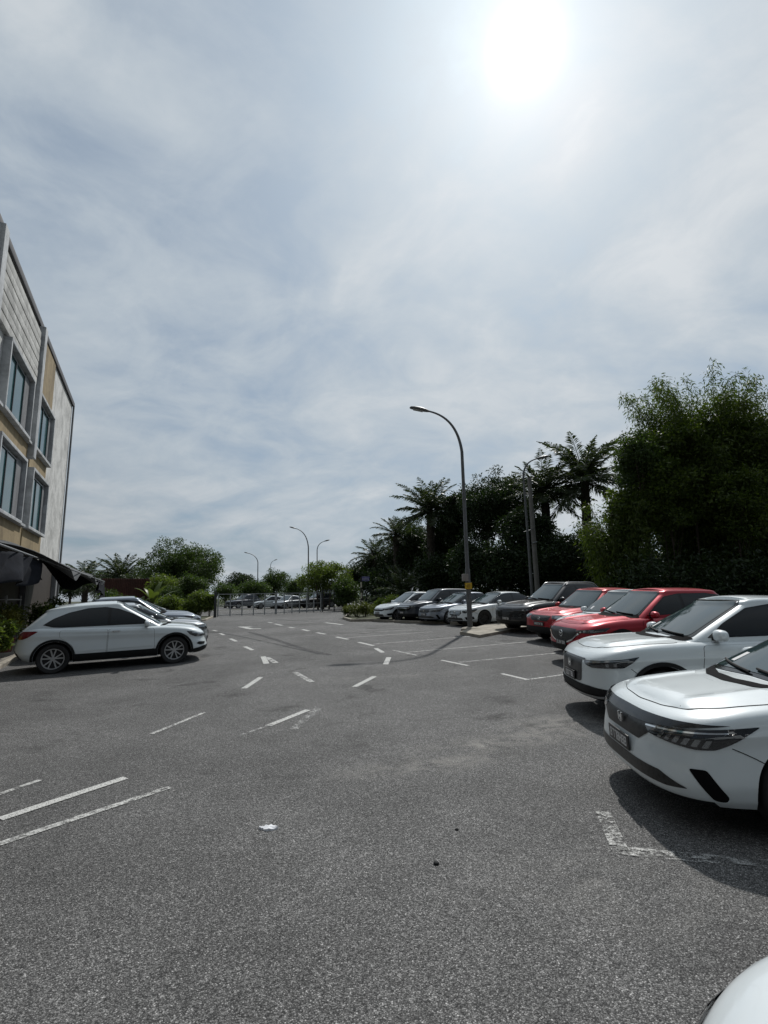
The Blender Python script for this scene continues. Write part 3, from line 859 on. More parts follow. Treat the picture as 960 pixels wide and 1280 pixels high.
def derive(base, sx=1.0, sz=1.0, **kw):
    """a new shape from a base: lengths scaled by sx, heights by sz"""
    S = {}
    for k, v in base.items():
        if k in ('zt', 'zb', 'zr'): v = [(x * sx, z * sz) for x, z in v]
        elif k in ('L', 'wb', 'fo'): v = v * sx
        elif k == 'cab': v = tuple(x * sx for x in v)
        elif k == 'ws': v = tuple([(y, z * sz) for y, z in q] for q in v)
        elif k == 'rwin': v = [(y, z * sz) for y, z in v]
        elif k == 'dlo': v = [(p[0] * sx, p[1] * sz) + tuple(p[2:]) for p in v]
        elif k in ('panes', 'doors'): v = [[(x * sx, z * sz) for x, z in q] for q in v]
        elif k == 'handles': v = [(x * sx, z * sz) for x, z in v]
        elif k == 'mirror': v = (v[0] * sx, v[1] * sz)
        elif k in ('head', 'tail'): v = [(u, z * sz) for u, z in v]
        elif k == 'head_in': v = [(a, b, [[(u, z * sz) for u, z in q] for q in c]) for a, b, c in v]
        elif k == 'nose': v = [(a, b, [[(u, z * sz) for u, z in q] for q in c], d) for a, b, c, d in v]
        elif k == 'nose_pair': v = [(a, b, [(u, z * sz) for u, z in c], d) for a, b, c, d in v]
        elif k == 'seams': v = [(a, [(u, z * sz) for u, z in c]) for a, c in v]
        elif k in ('hood', 'scuttle'): v = [(x * sx, y) for x, y in v]
        elif k == 'plate': v = (v[0] * sz,) + v[1:]
        elif k == 'emblem' and v: v = (v[0] * sz,) + v[1:]
        elif k == 'wipers': v = [(a, b * sz, c, d * sz) for a, b, c, d in v]
        elif k == 'swage': v = [(q[0] * sx, q[1] * sz, q[2] * sx, q[3] * sz, q[4]) for q in v]
        elif k == 'fin': v = v * sx
        elif k == 'spoiler': v = (v[0] * sx, v[1] * sz, v[2])
        elif k == 'side_parts': v = [(a[0], a[1], [(x * sx, z * sz) for x, z in a[2]]) + tuple(a[3:]) for a in v]
        S[k] = v
    S.update(kw); return S

# upright dark suv with a wide grille and roof rails
BIGSUV = derive(SUV, 1.045, 1.06, W=1.90, R=.375, emblem=None, clad=0, railm='alloy', rails=(.15, -1.75, .56), fin=None,
    nose=[('grille', 'blackgloss', [[(-.78, .90), (.78, .90), (.80, .80), (.66, .60), (-.66, .60), (-.80, .80)]], .006),
          ('grille_bar', 'darkalloy', [strip_poly([(-.70 + .0 * k, .86 - .05 * k), (.70, .86 - .05 * k)], .018) for k in range(5)], .014),
          ('lower_bumper', 'plastic', [[(-.9, .46), (.9, .46), (1.20, .44), (1.20, .33), (-1.20, .33), (-1.20, .44)]], .008)])
# small red crossover
SMALLSUV = derive(SUV, .955, .955, W=1.80, R=.34, emblem=(.73, .05, 'ring'), fin=None, wipers=None,
    head=[(.46, .84), (.80, .86), (1.10, .88), (1.20, .86), (1.05, .77), (.80, .725), (.50, .745)],
    head_in=[('projector', 'led', [[(.58, .755), (.74, .755), (.74, .825), (.58, .825)], [(.80, .76), (.94, .78), (.94, .84), (.80, .835)]])],
    nose=[('grille', 'grille', [[(-.44, .83), (.44, .83), (.40, .72), (.30, .66), (-.30, .66), (-.40, .72)]], .005),
          ('grille_bar', 'blackgloss', [strip_poly([(-.44, .80), (-.2, .745), (0, .73), (.2, .745), (.44, .80)], .025)], .014),
          ('lower_bumper', 'plastic', [[(-.60, .50), (.60, .50), (.75, .42), (1.2, .40), (1.2, .31), (-1.2, .31), (-1.2, .40), (-.75, .42)]], .008)], plate=(.58, .44, .12))
# long-bonnet white sedan with a star in its grille
LUXSEDAN = derive(SEDAN, 1.03, .99, W=1.81, R=.335, emblem=(.56, .075, 'star'),
    head=[(.50, .665), (.80, .685), (1.06, .735), (1.15, .74), (1.06, .66), (.90, .575), (.62, .565), (.50, .60)],
    head_in=[('projector', 'led', [[(.64, .60), (.72, .60), (.74, .655), (.64, .65)], [(.80, .61), (.88, .62), (.90, .68), (.80, .67)]])],
    nose=[('grille', 'grille', [[(-.42, .675), (.42, .675), (.45, .56), (.36, .46), (-.36, .46), (-.45, .56)]], .004),
          ('grille_bar', 'chrome', [strip_poly([(-.40, .59), (.40, .59)], .018), strip_poly([(-.40, .53), (.40, .53)], .018), strip_poly([(-.40, .645), (.40, .645)], .014)], .012),
          ('lower_intake', 'grille', [[(-.50, .37), (.50, .37), (.56, .27), (-.56, .27)]], .004)],
    nose_pair=[('side_vent', 'gap', [(.62, .40), (.95, .43), (1.0, .33), (.70, .28)], .005)], plate=(.40, .44, .12), spokes=10, rim='darkalloy')
# short-nosed hatchback
HATCH = derive(CROSS_OLD, .945, .965, W=1.70, R=.31, clad=0, side_parts=[], fin=None, rim='alloy',
    nose=[('grille', 'blackgloss', [[(-.62, .69), (.62, .69), (.56, .60), (.40, .545), (-.40, .545), (-.56, .60)]], .005),
          ('grille_bar', 'chrome', [[(-.52, .665), (.52, .665), (.50, .645), (-.50, .645)]], .016),
          ('lower_intake', 'grille', [[(-.52, .40), (.52, .40), (.60, .29), (-.60, .29)]], .005)],
    nose_pair=[('side_vent', 'gap', [(.72, .42), (.98, .46), (1.02, .36), (.80, .32)], .005)])
# boxy dark people carrier
MPV = derive(SUV, .97, 1.0, W=1.78, R=.34, emblem=None, cab=(1.20, .42, -1.75, -2.08), clad=0, fin=None, wipers=None,
    dlo=[(.82, 1.085), (.60, 1.28), (.32, 1.50), (-.10, 1.56), (-1.2, 1.555), (-1.75, 1.50), (-1.85, 1.30), (-1.80, 1.15)],
    panes=[[(.75, 1.10), (.57, 1.27), (.31, 1.48), (-.18, 1.54), (-.20, 1.11)], [(-.27, 1.11), (-.25, 1.542), (-1.0, 1.535), (-1.02, 1.14)], [(-1.08, 1.145), (-1.06, 1.53), (-1.70, 1.475), (-1.77, 1.29), (-1.72, 1.17)]],
    nose=[('grille', 'blackgloss', [[(-.70, .85), (.70, .85), (.72, .74), (.50, .58), (-.50, .58), (-.72, .74)]], .006),
          ('grille_bar', 'chrome', [strip_poly([(-.60, .80), (.60, .80)], .02), strip_poly([(-.60, .72), (.60, .72)], .02)], .014),
          ('lower_bumper', 'plastic', [[(-.6, .46), (.6, .46), (1.18, .44), (1.18, .32), (-1.18, .32), (-1.18, .44)]], .008)],
    hood=[(1.98, .03), (1.94, .38), (1.84, .58), (1.66, .67), (1.25, .73), (1.12, .72), (1.19, .36), (1.22, .03)], scuttle=None)
# ------------------------------------------------------------------ plants
def leaf_mat(name, c1, c2, trans=0.35, rough=0.5):
    t = NT(name); ge = t.n('ShaderNodeNewGeometry')
    co = t.n('ShaderNodeTexCoord').outputs['Object']
    nz = t.noise(co, 0.7, 3, 0.6)
    f = t.math('ADD', t.math('MULTIPLY', ge.outputs['Random Per Island'], 0.6), t.math('MULTIPLY', nz.outputs['Fac'], 0.5), True)
    c = t.ramp(f, [(0.15, c1), (0.9, c2)])
    b = t.pbsdf(c, rough, 0, 0, 0.35)
    tr = t.n('ShaderNodeBsdfTranslucent'); c3 = t.mix(1.0, c, (1.25, 1.3, 0.55), 'MULTIPLY'); t.l(c3, tr.inputs['Color'])
    mx = t.n('ShaderNodeMixShader'); mx.inputs[0].default_value = trans
    t.l(b.outputs[0], mx.inputs[1]); t.l(tr.outputs[0], mx.inputs[2]); t.l(mx.outputs[0], t.out.inputs['Surface'])
    return t.m
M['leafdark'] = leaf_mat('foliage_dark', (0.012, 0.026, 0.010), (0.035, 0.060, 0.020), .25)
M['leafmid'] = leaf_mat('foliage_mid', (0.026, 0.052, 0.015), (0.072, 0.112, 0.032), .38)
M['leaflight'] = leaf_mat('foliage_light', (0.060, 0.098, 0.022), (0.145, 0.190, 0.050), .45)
M['bamboo'] = leaf_mat('bamboo_leaf', (0.030, 0.058, 0.012), (0.105, 0.145, 0.028), .42)
M['palm'] = leaf_mat('palm_leaf', (0.020, 0.036, 0.016), (0.060, 0.082, 0.034), .3, .4)
M['banana'] = leaf_mat('banana_leaf', (0.055, 0.085, 0.02), (0.11, 0.145, 0.04), .35, .4)
M['shrub'] = leaf_mat('shrub_leaf', (0.05, 0.07, 0.015), (0.13, 0.15, 0.035), .3)
M['yellowshrub'] = leaf_mat('yellow_shrub_leaf', (0.09, 0.10, 0.015), (0.20, 0.19, 0.04), .3)
M['bark'] = simple('bark', (0.09, 0.075, 0.06), .9, var=.5, vscale=6, bump=.02, bscale=14)
M['palmbark'] = simple('palm_bark', (0.06, 0.05, 0.04), .95, var=.6, vscale=9, bump=.05, bscale=9)
M['culm'] = simple('bamboo_culm', (0.10, 0.11, 0.045), .5, var=.4, vscale=3)

def unit(a): return a / np.maximum(np.linalg.norm(a, axis=-1, keepdims=True), 1e-9)

def leaf_quads(P, D, L, W, rng, droop=0.0):
    n = len(P); L = np.broadcast_to(L, (n,))[:, None]; W = np.broadcast_to(W, (n,))[:, None]
    D = unit(D); S = unit(np.cross(D, unit(rng.normal(size=(n, 3)))))
    mid = P + D * L * 0.45
    tip = P + D * L; tip[:, 2] -= droop * L[:, 0]
    return np.stack([P, mid + S * W / 2, tip, mid - S * W / 2], axis=1)

def sphere_pts(n, rng, p=0.5):
    return unit(rng.normal(size=(n, 3))) * (rng.random(n)[:, None] ** p)

def crown_leaves(C, Rr, per, leaf, rng, aspect=.5, squash=.75):
    """leaves of clumps at C with radii Rr"""
    out = []
    for c, r in zip(C, Rr):
        off = sphere_pts(per, rng, .42) * r * np.array([1, 1, squash])
        d = unit(off) * .7 + rng.normal(size=(per, 3)) * .6 + np.array([0, 0, -.15])
        out.append(leaf_quads(c + off, d, leaf * rng.uniform(.6, 1.3, per), leaf * aspect * rng.uniform(.7, 1.2, per), rng))
    return np.concatenate(out)

def clump_centres(centre, rad, n, rng, low=-1.0, p=.40):
    pts = []
    while len(pts) < n:
        q = sphere_pts(1, rng, p)[0]
        if q[2] < low: continue
        # uneven outline
        k = 0.85 + 0.25 * math.sin(3 * q[0] + 2.1 * q[1] + centre[0]) * math.cos(2.6 * q[2] + centre[1])
        pts.append(np.array(centre) + q * np.array(rad) * k)
    return np.array(pts)

def tree(kind, base, h, rad, label, mat='leafmid', nc=90, per=110, leaf=.22, cr=.8, seed=1, group=None, trunk_r=.18, low=-.8, zc=None, cat='tree', ntr=1):
    rng = np.random.default_rng(seed)
    root = empty(kind, base); tag(root, label, cat, group)
    zc = zc if zc is not None else h - rad[2]
    C = clump_centres((0, 0, zc), (rad[0] - cr * .5, rad[1] - cr * .5, rad[2] - cr * .4), nc, rng, low)
    Rr = cr * rng.uniform(.6, 1.25, nc)
    tr = MB()
    for k in range(ntr):
        ox, oy = (0, 0) if ntr == 1 else (rng.uniform(-.5, .5) * rad[0] * .5, rng.uniform(-.5, .5) * rad[1] * .4)
        top = Vector((ox * 1.5 + rng.uniform(-.2, .2), oy * 1.5, zc))
        P = [Vector((ox, oy, -.1)).lerp(top, t) + Vector((rng.uniform(-.1, .1), rng.uniform(-.1, .1), 0)) * t for t in (0, .12, .35, .6, 1)]
        tr.tube(P, [trunk_r * 1.5, trunk_r, trunk_r * .85, trunk_r * .7, trunk_r * .3], 9)
        for c in C[rng.permutation(nc)[:max(5, 12 // ntr)]]:
            t0 = rng.uniform(.3, .85); a = P[0].lerp(top, t0); c = Vector(c)
            mid = a.lerp(c, .5) + Vector((0, 0, .15 * (c - a).length))
            tr.tube([a, mid, c], [trunk_r * .45, trunk_r * .28, trunk_r * .08], 6)
    tr.build('trunk', M['bark'], root, smooth=True)
    quads_obj('crown', crown_leaves(C, Rr, per, leaf, rng), M[mat], root)
    return root

def oil_palm(base, h, fl, nf, label, seed=1, group=None, name='oil_palm', tr=.30, mat='palm', lean=0.0):
    rng = np.random.default_rng(seed)
    root = empty(name, base); tag(root, label, 'palm tree', group)
    top = Vector((lean, 0, h))
    tk = MB(); n = 14
    P = [Vector((0, 0, -.1)).lerp(top, t) for t in np.linspace(0, 1, n)]
    tk.tube(P, [tr * (1.25 if i == 0 else 1 + .12 * (i % 2)) for i in range(n)], 12)
    # stubs of old fronds
    for k in range(int(h * 7)):
        a = k * 2.4; z = h * (.15 + .85 * k / (h * 7))
        p = Vector((lean * z / h + math.cos(a) * tr, math.sin(a) * tr, z))
        tk.tube([p, p + Vector((math.cos(a) * .16, math.sin(a) * .16, .2))], [.06, .03], 5)
    tk.build('trunk', M['palmbark'], root, smooth=True)
    Q = []; rc = MB()
    for k in range(nf):
        az = k * 2.399 + rng.uniform(-.2, .2); f = k / (nf - 1)
        el = R(84 - 112 * f + rng.uniform(-8, 8)); L = fl * rng.uniform(.82, 1.08) * (.75 + .5 * min(f * 2, .5))
        m = 26; p = np.array(top) + np.array([0, 0, .05]); pts = [p.copy()]; e = el
        bend = R(24 + 26 * rng.random()) if f < .7 else R(30)
        for i in range(m):
            e = el - bend * ((i + 1) / m)**1.5
            p = p + np.array([math.cos(az) * math.cos(e), math.sin(az) * math.cos(e), math.sin(e)]) * L / m
            pts.append(p.copy())
        pts = np.array(pts)
        rc.tube([Vector(q) for q in pts[::3]], list(np.linspace(.05, .012, len(pts[::3]))), 5)
        side = np.array([-math.sin(az), math.cos(az), 0])
        for i in range(3, m + 1):
            t = i / m; d = unit(pts[i] - pts[i - 1]); ll = fl * .22 * (math.sin(math.pi * min(1, .18 + .8 * t)))**.7
            for s in (-1, 1):
                for q in range(2):
                    pp = pts[i] - (pts[i] - pts[i - 1]) * q * .5
                    dd = side * s * .85 + d * .75 + np.array([0, 0, rng.uniform(-.35, .30)]) + rng.normal(size=3) * .08
                    Q.append((pp, unit(dd), ll * rng.uniform(.8, 1.1)))
    P_ = np.array([q[0] for q in Q]); D_ = np.array([q[1] for q in Q]); L_ = np.array([q[2] for q in Q])
    V = leaf_quads(P_, D_, L_, .085 * fl / 4, rng, .22)
    b = len(rc.v)
    Vv = rc.v + [tuple(x) for x in V.reshape(-1, 3)]
    Ff = rc.f + [(b + 4 * i, b + 4 * i + 1, b + 4 * i + 2, b + 4 * i + 3) for i in range(len(V))]
    mesh_obj('crown', Vv, Ff, M[mat], root)
    return root

def bamboo(base, h, spread, nculm, label, seed=1, per=420, rx=1.0, leaf=.30, name='bamboo_clump', lean=(0, 0)):
    rng = np.random.default_rng(seed)
    root = empty(name, base); tag(root, label, 'bamboo', 'bamboo clumps behind the red cars')
    cu = MB(); Q = []
    for k in range(nculm):
        a = rng.uniform(0, 2 * math.pi); r0 = rng.uniform(0, spread * .28)
        p0 = np.array([math.cos(a) * r0 * rx, math.sin(a) * r0, 0])
        hh = h * rng.uniform(.55, 1.0); out = spread * rng.uniform(.25, 1.0)
        a2 = a + rng.uniform(-.9, .9); d = np.array([math.cos(a2) * rx + lean[0], math.sin(a2) + lean[1], 0])
        T = np.linspace(0, 1, 15)
        droop = rng.uniform(.05, .28)
        pts = np.array([p0 + d * out * t**2.2 + np.array([0, 0, hh * (t - droop * t**4)]) for t in T])
        cu.tube([Vector(q) for q in pts], list(np.linspace(.045, .008, len(T))), 5)
        n = per; t = rng.uniform(.16, 1.0, n)**.9
        ip = np.clip((t * 14).astype(int), 0, 13); fr = (t * 14 - ip)[:, None]
        P = pts[ip] * (1 - fr) + pts[ip + 1] * fr
        rad = (.25 + 1.05 * np.sin(np.pi * np.clip(t, 0, 1))**.8)[:, None]
        # leaves hang in sprays off side twigs
        tw = unit(rng.normal(size=(n // 14 + 1, 3)))[rng.integers(0, n // 14 + 1, n)]
        P = P + tw * rad * rng.uniform(.2, 1.0, n)[:, None] + rng.normal(size=(n, 3)) * .10
        D = tw * .6 + np.array([0, 0, -.55]) + rng.normal(size=(n, 3)) * .45
        Q.append(leaf_quads(P, D, leaf * rng.uniform(.6, 1.25, n), leaf * .20 * rng.uniform(.8, 1.3, n), rng, .1))
    cu.build('culms', M['culm'], root, smooth=True)
    quads_obj('foliage', np.concatenate(Q), M['bamboo'], root)
    return root

def shrub(base, r, h, label, mat='shrub', seed=1, n=26, per=60, leaf=.10, group=None, name='shrub', cat='shrub', stems=6):
    rng = np.random.default_rng(seed)
    root = empty(name, base); tag(root, label, cat, group)
    C = clump_centres((0, 0, h * .55), (r * .8, r * .8, h * .42), n, rng)
    st = MB()
    for c in C[:stems]:
        st.tube([Vector((c[0] * .15, c[1] * .15, -.05)), Vector((c[0] * .6, c[1] * .6, c[2] * .6)), Vector(c)], [.022, .015, .006], 5)
    st.build('stem', M['bark'], root, smooth=True)
    quads_obj('foliage', crown_leaves(C, r * .34 * rng.uniform(.7, 1.2, n), per, leaf, rng), M[mat], root)
    return root

def mass(name, pts, rr, per, leaf, mat, label, seed=3, cat='undergrowth'):
    rng = np.random.default_rng(seed)
    o = quads_obj(name, crown_leaves(np.array(pts), rr, per, leaf, rng), M[mat])
    return tag(o, label, cat, None, 'stuff')

# ------------------------------------------------------------------ ground and paint
def asphalt():
    t = NT('asphalt'); co = t.n('ShaderNodeTexCoord').outputs['Object']
    v = t.n('ShaderNodeTexVoronoi'); v.inputs['Scale'].default_value = 150; t.l(co, v.inputs['Vector'])
    sep = t.n('ShaderNodeSeparateColor'); t.l(v.outputs['Color'], sep.inputs[0])
    v2 = t.n('ShaderNodeTexVoronoi'); v2.inputs['Scale'].default_value = 70; t.l(co, v2.inputs['Vector'])
    sep2 = t.n('ShaderNodeSeparateColor'); t.l(v2.outputs['Color'], sep2.inputs[0])
    st = t.ramp(sep.outputs[0], [(0.0, (.055, .055, .056)), (.42, (.156, .154, .152)), (.78, (.242, .239, .235)), (.95, (.36, .355, .35)), (1.0, (.55, .54, .53))])
    pit = t.ramp(v.outputs['Distance'], [(.25, 1.0), (.72, .32)])
    c = t.mix(1.0, st, pit, 'MULTIPLY')
    big = t.ramp(sep2.outputs[1], [(.0, .72), (.75, 1.02), (1.0, 1.4)])
    c = t.mix(.8, c, big, 'MULTIPLY')
    # broad wear and patches
    n1 = t.noise(co, .18, 6, .62, .6); n2 = t.noise(co, 1.3, 5, .65)
    w = t.ramp(n1.outputs['Fac'], [(.30, .66), (.47, .92), (.54, 1.06), (.72, 1.30)])
    w2 = t.ramp(n2.outputs['Fac'], [(.30, .86), (.70, 1.12)])
    c = t.mix(1.0, c, w, 'MULTIPLY'); c = t.mix(1.0, c, w2, 'MULTIPLY')
    # pale dried cement dust in two scraped places
    n3 = t.noise(co, 2.6, 8, .72, 1.2)
    total = None
    for (px, py, rx, ry, rot, k) in ((640, 925, 1.5, .36, 25, 1.2), (695, 905, .9, .40, 20, 1.3), (540, 955, 1.0, .30, 15, .9), (500, 845, 2.6, .35, 12, .35), (790, 1105, 1.0, .5, 0, .35), (700, 760, .1, .1, 0, 0)):
        x, y = g(px, py)
        mp = t.n('ShaderNodeMapping'); mp.vector_type = 'TEXTURE'
        mp.inputs['Location'].default_value = (x, y, 0); mp.inputs['Rotation'].default_value = (0, 0, R(rot)); mp.inputs['Scale'].default_value = (rx, ry, 1000)
        t.l(co, mp.inputs['Vector'])
        ln = t.n('ShaderNodeVectorMath', operation='LENGTH'); t.l(mp.outputs[0], ln.inputs[0])
        q = t.math('MULTIPLY', t.math('SUBTRACT', 1.25, ln.outputs['Value'], True), k)
        total = q if total is None else t.math('MAXIMUM', total, q)
    d = t.math('MULTIPLY', total, t.ramp(n3.outputs['Fac'], [(.42, 0.0), (.66, 1.0)]), True)
    sand = t.mix(1.0, (.40, .385, .36), pit, 'MULTIPLY')
    c = t.mix(t.math('MULTIPLY', d, .75), c, sand)
    # hairline cracks
    dn = t.noise(co, 1.1, 4, .6); av = t.n('ShaderNodeVectorMath', operation='ADD'); sc_ = t.n('ShaderNodeVectorMath', operation='SCALE')
    t.l(dn.outputs['Color'], sc_.inputs[0]); sc_.inputs['Scale'].default_value = 1.1; t.l(co, av.inputs[0]); t.l(sc_.outputs[0], av.inputs[1])
    ve = t.n('ShaderNodeTexVoronoi', feature='DISTANCE_TO_EDGE'); ve.inputs['Scale'].default_value = .23; t.l(av.outputs[0], ve.inputs['Vector'])
    crk = t.math('MULTIPLY', t.ramp(ve.outputs['Distance'], [(.0025, 1.0), (.006, 0.0)]), t.ramp(n1.outputs['Fac'], [(.48, 0.0), (.58, .55)]))
    c = t.mix(crk, c, (.035, .034, .033))
    # oil drips
    n4 = t.noise(co, .9, 4, .55)
    oil = t.ramp(n4.outputs['Fac'], [(.28, .50), (.39, 1.0)])
    c = t.mix(1.0, c, oil, 'MULTIPLY')
    b = t.pbsdf(c, .88, 0, 0, .30)
    hgt = t.math('ADD', t.math('MULTIPLY', v.outputs['Distance'], -.7), t.math('MULTIPLY', sep.outputs[1], .5))
    t.bump(b, hgt, .6, .007)
    return t.m
M['asphalt'] = asphalt()

def road_far():
    t = NT('worn_road'); co = t.n('ShaderNodeTexCoord').outputs['Object']
    n = t.noise(co, 30, 6, .7); n1 = t.noise(co, .3, 5, .6)
    c = t.mix(1.0, t.ramp(n.outputs['Fac'], [(.3, .10), (.7, .19)]), t.ramp(n1.outputs['Fac'], [(.3, .8), (.7, 1.15)]), 'MULTIPLY')
    t.pbsdf(c, .9, 0, 0, .3); return t.m
M['road'] = road_far()

def marking_mat(name, wear, col=(.58, .58, .56)):
    t = NT(name); co = t.n('ShaderNodeTexCoord').outputs['Object']
    v = t.n('ShaderNodeTexVoronoi'); v.inputs['Scale'].default_value = 95; t.l(co, v.inputs['Vector'])
    n = t.noise(co, 9, 7, .75); n2 = t.noise(co, 55, 3, .6)
    s = t.math('ADD', t.math('MULTIPLY', n.outputs['Fac'], .65), t.math('MULTIPLY', n2.outputs['Fac'], .35))
    a = t.ramp(s, [(wear - .05, 0.0), (wear + .06, 1.0)])
    a = t.math('MULTIPLY', a, t.ramp(v.outputs['Distance'], [(.5, 1.0), (.8, .35)]))
    c = t.mix(n.outputs['Fac'], tuple(x * .8 for x in col), col)
    b = t.pbsdf(c, .7, 0, 0, .3)
    tr = t.n('ShaderNodeBsdfTransparent'); mx = t.n('ShaderNodeMixShader')
    t.l(a, mx.inputs[0]); t.l(tr.outputs[0], mx.inputs[1]); t.l(b.outputs[0], mx.inputs[2]); t.l(mx.outputs[0], t.out.inputs['Surface'])
    return t.m
M['mark0'] = marking_mat('road_paint_fresh', .30)
M['mark1'] = marking_mat('road_paint_worn', .47)
M['mark3'] = marking_mat('road_paint_scuffed', .52)
M['mark2'] = marking_mat('road_paint_faded', .52, (.42, .42, .41))
M['tar'] = marking_mat('tyre_rubber_mark', .49, (.050, .050, .052))
M['earth'] = simple('earth_and_grass', (.055, .06, .028), .95, var=.5, vscale=1.2, bump=.03, bscale=20)
M['pave'] = simple('concrete_pavement', (.24, .22, .19), .9, var=.4, vscale=1.6, bump=.004, bscale=60)
M['kerb'] = simple('concrete_kerb', (.33, .30, .25), .9, var=.45, vscale=2.5, bump=.004, bscale=50)

def sheet(name, poly, dz, mat, res=1.5, skirt=0.0, kind='structure', label=None, cat=None):
    vo, fo = fill(poly, res)
    V = [(p.x, p.y, gz(p.y) + dz) for p in vo]
    # same winding for every face
    Fc = []
    for f in fo:
        a, b, c = (Vector(V[i]) for i in f[:3])
        Fc.append(tuple(f) if (b - a).cross(c - a).z > 0 else tuple(reversed(f)))
    if skirt:
        # walls under the outline
        nb = 0
        B = []
        n = len(poly)
        for i in range(n):
            a = Vector(poly[i]); b = Vector(poly[(i + 1) % n]); k = max(1, int((b - a).length / res + .5))
            for q in range(k): B.append(a.lerp(b, q / k))
        s = len(V); nB = len(B)
        for p in B: V.append((p.x, p.y, gz(p.y) + dz))
        for p in B: V.append((p.x, p.y, gz(p.y) + dz - skirt))
        Fc += [(s + i, s + (i + 1) % nB, s + nB + (i + 1) % nB, s + nB + i) for i in range(nB)]
    o = mesh_obj(name, V, Fc, mat)
    return tag(o, label, cat, None, kind)

def ribbon(name, pts, w, mat, dz=.009, step=.35, kind='structure'):
    """a flat strip on the ground through world points"""
    P = [Vector(p) for p in pts]; D = []
    for a, b in zip(P[:-1], P[1:]):
        k = max(1, int((b - a).length / step))
        for i in range(k): D.append(a.lerp(b, i / k))
    D.append(P[-1])
    V = []; 
    for i, p in enumerate(D):
        d = (D[min(i + 1, len(D) - 1)] - D[max(i - 1, 0)]).normalized(); n = Vector((-d.y, d.x)) * w / 2
        for q in (p + n, p - n): V.append((q.x, q.y, gz(q.y) + dz))
    Fc = [(2 * i, 2 * i + 1, 2 * i + 3, 2 * i + 2) for i in range(len(D) - 1)]
    return tag(mesh_obj(name, V, Fc, mat), None, None, None, kind)

def kerb_line(pts, w=.14, h=.12):
    P = [Vector(p) for p in pts]; D = []
    for a, b in zip(P[:-1], P[1:]):
        k = max(1, int((b - a).length / .9))
        for i in range(k): D.append(a.lerp(b, i / k))
    D.append(P[-1]); V = []
    for i, p in enumerate(D):
        d = (D[min(i + 1, len(D) - 1)] - D[max(i - 1, 0)]).normalized(); n = Vector((-d.y, d.x))
        z = gz(p.y)
        for o, zz in ((w / 2, -.05), (w / 2, h - .02), (w / 2 - .02, h), (-w / 2 + .02, h), (-w / 2, h - .02), (-w / 2, -.05)):
            q = p + n * o; V.append((q.x, q.y, z + zz))
    Fc = [(6 * i + k, 6 * i + k + 1, 6 * i + 6 + k + 1, 6 * i + 6 + k) for i in range(len(D) - 1) for k in range(5)]
    Fc += [(0, 1, 2, 3, 4, 5)[::-1], tuple(6 * (len(D) - 1) + k for k in range(6))]
    mb = MB(); mb.add(V, Fc)
    return tag(mb.build('kerb', M['kerb']), None, None, None, 'structure')

def gv(px, py): return Vector(g(px, py))

# earth to the horizon
big = []
ys = [-300, -60, 0] + list(np.linspace(8, 24, 17)) + [60, 200, 700]
xs = [-700, -200, -60, -20, 0, 20, 60, 200, 700]
V = [(x, y, gz(y) - .004) for y in ys for x in xs]; nx = len(xs)
Fc = [(j * nx + i, j * nx + i + 1, (j + 1) * nx + i + 1, (j + 1) * nx + i) for j in range(len(ys) - 1) for i in range(nx - 1)]
tag(mesh_obj('ground', V, Fc, M['earth']), None, None, None, 'structure')
# the lot's asphalt, in lot coordinates
sheet('asphalt_lot', [lot(-14, -30), lot(13.5, -30), lot(13.5, 18), lot(11, 24), lot(24, 60), lot(-14, 60)], .002, M['asphalt'], 1.6)
# the far road behind the gate
sheet('road', [lot(-30, 49.5), lot(40, 73), lot(33, 86), lot(-40, 61)], .010, M['road'], 3.0)

MARKS = [  # pixel end points, width in metres, wear
    ((0, 1025), (157, 973), .10, 0), ((-60, 1076), (212, 985), .075, 1), ((-30, 1004), (50, 976), .06, 1),
    ((190, 918), (256, 891), .065, 1), ((335, 908), (385, 888), .10, 0), ((295, 922), (340, 906), .06, 2), ((366, 913), (399, 885), .12, 2),
    ((305, 861), (326, 847), .11, 0), ((369, 841), (390, 853), .12, 1), ((443, 859), (468, 846), .11, 0), ((482, 831), (486, 822), .13, 0),
    ((329, 821), (333, 830), .14, 0), ((334, 822), (345, 829), .14, 1), ((306, 808.5), (316, 813), .12, 0), ((288, 798.7), (295.5, 802), .12, 0),
    ((275, 792), (280, 794), .12, 0), ((266, 788), (271, 789.2), .12, 0), ((301, 783.5), (313, 786), .30, 0), ((311, 786.5), (326, 786), .34, 0), ((301, 784.3), (314, 783), .20, 0),
    ((407, 778.5), (428, 781), .22, 0), ((361, 784), (367.6, 785.2), .14, 0), ((378, 787), (386, 789), .14, 0), ((396, 791), (406.6, 793), .14, 0),
    ((420, 796.4), (435, 799.4), .14, 0), ((448, 803), (467, 807.4), .13, 0), ((469.5, 810.6), (478.7, 816), .13, 0), ((343.6, 780), (352.7, 782), .16, 0), ((335, 778), (341, 778.8), .16, 0),
    ((570, 828.6), (697, 816.5), .075, 1), ((659, 850), (706, 843.5), .075, 1), ((506, 816), (660, 802.5), .075, 1), ((467, 805.5), (590, 795.5), .075, 1), ((433, 797.5), (540, 790), .075, 1),
    ((552, 825.6), (585, 832.4), .09, 0), ((627.4, 842.5), (659, 850), .09, 0), ((491, 813), (521, 819.5), .085, 1), ((452, 791), (520, 787.5), .09, 1), ((378, 778), (400, 776), .16, 2),
    ((754, 1016), (776, 1066), .11, 3), ((772, 1064), (905, 1077), .11, 3), ((900, 1076), (1000, 1084), .09, 2),
    ((655, 793), (690, 797), .09, 2), ((600, 800), (640, 806), .09, 2),
    ((60, 828), (128, 824), .10, 1), ((25, 838), (62, 831), .09, 1)]
for a, b, w, wear in MARKS:
    ribbon('road_marking', [g(*a), g(*b)], w, M['mark%d' % wear])
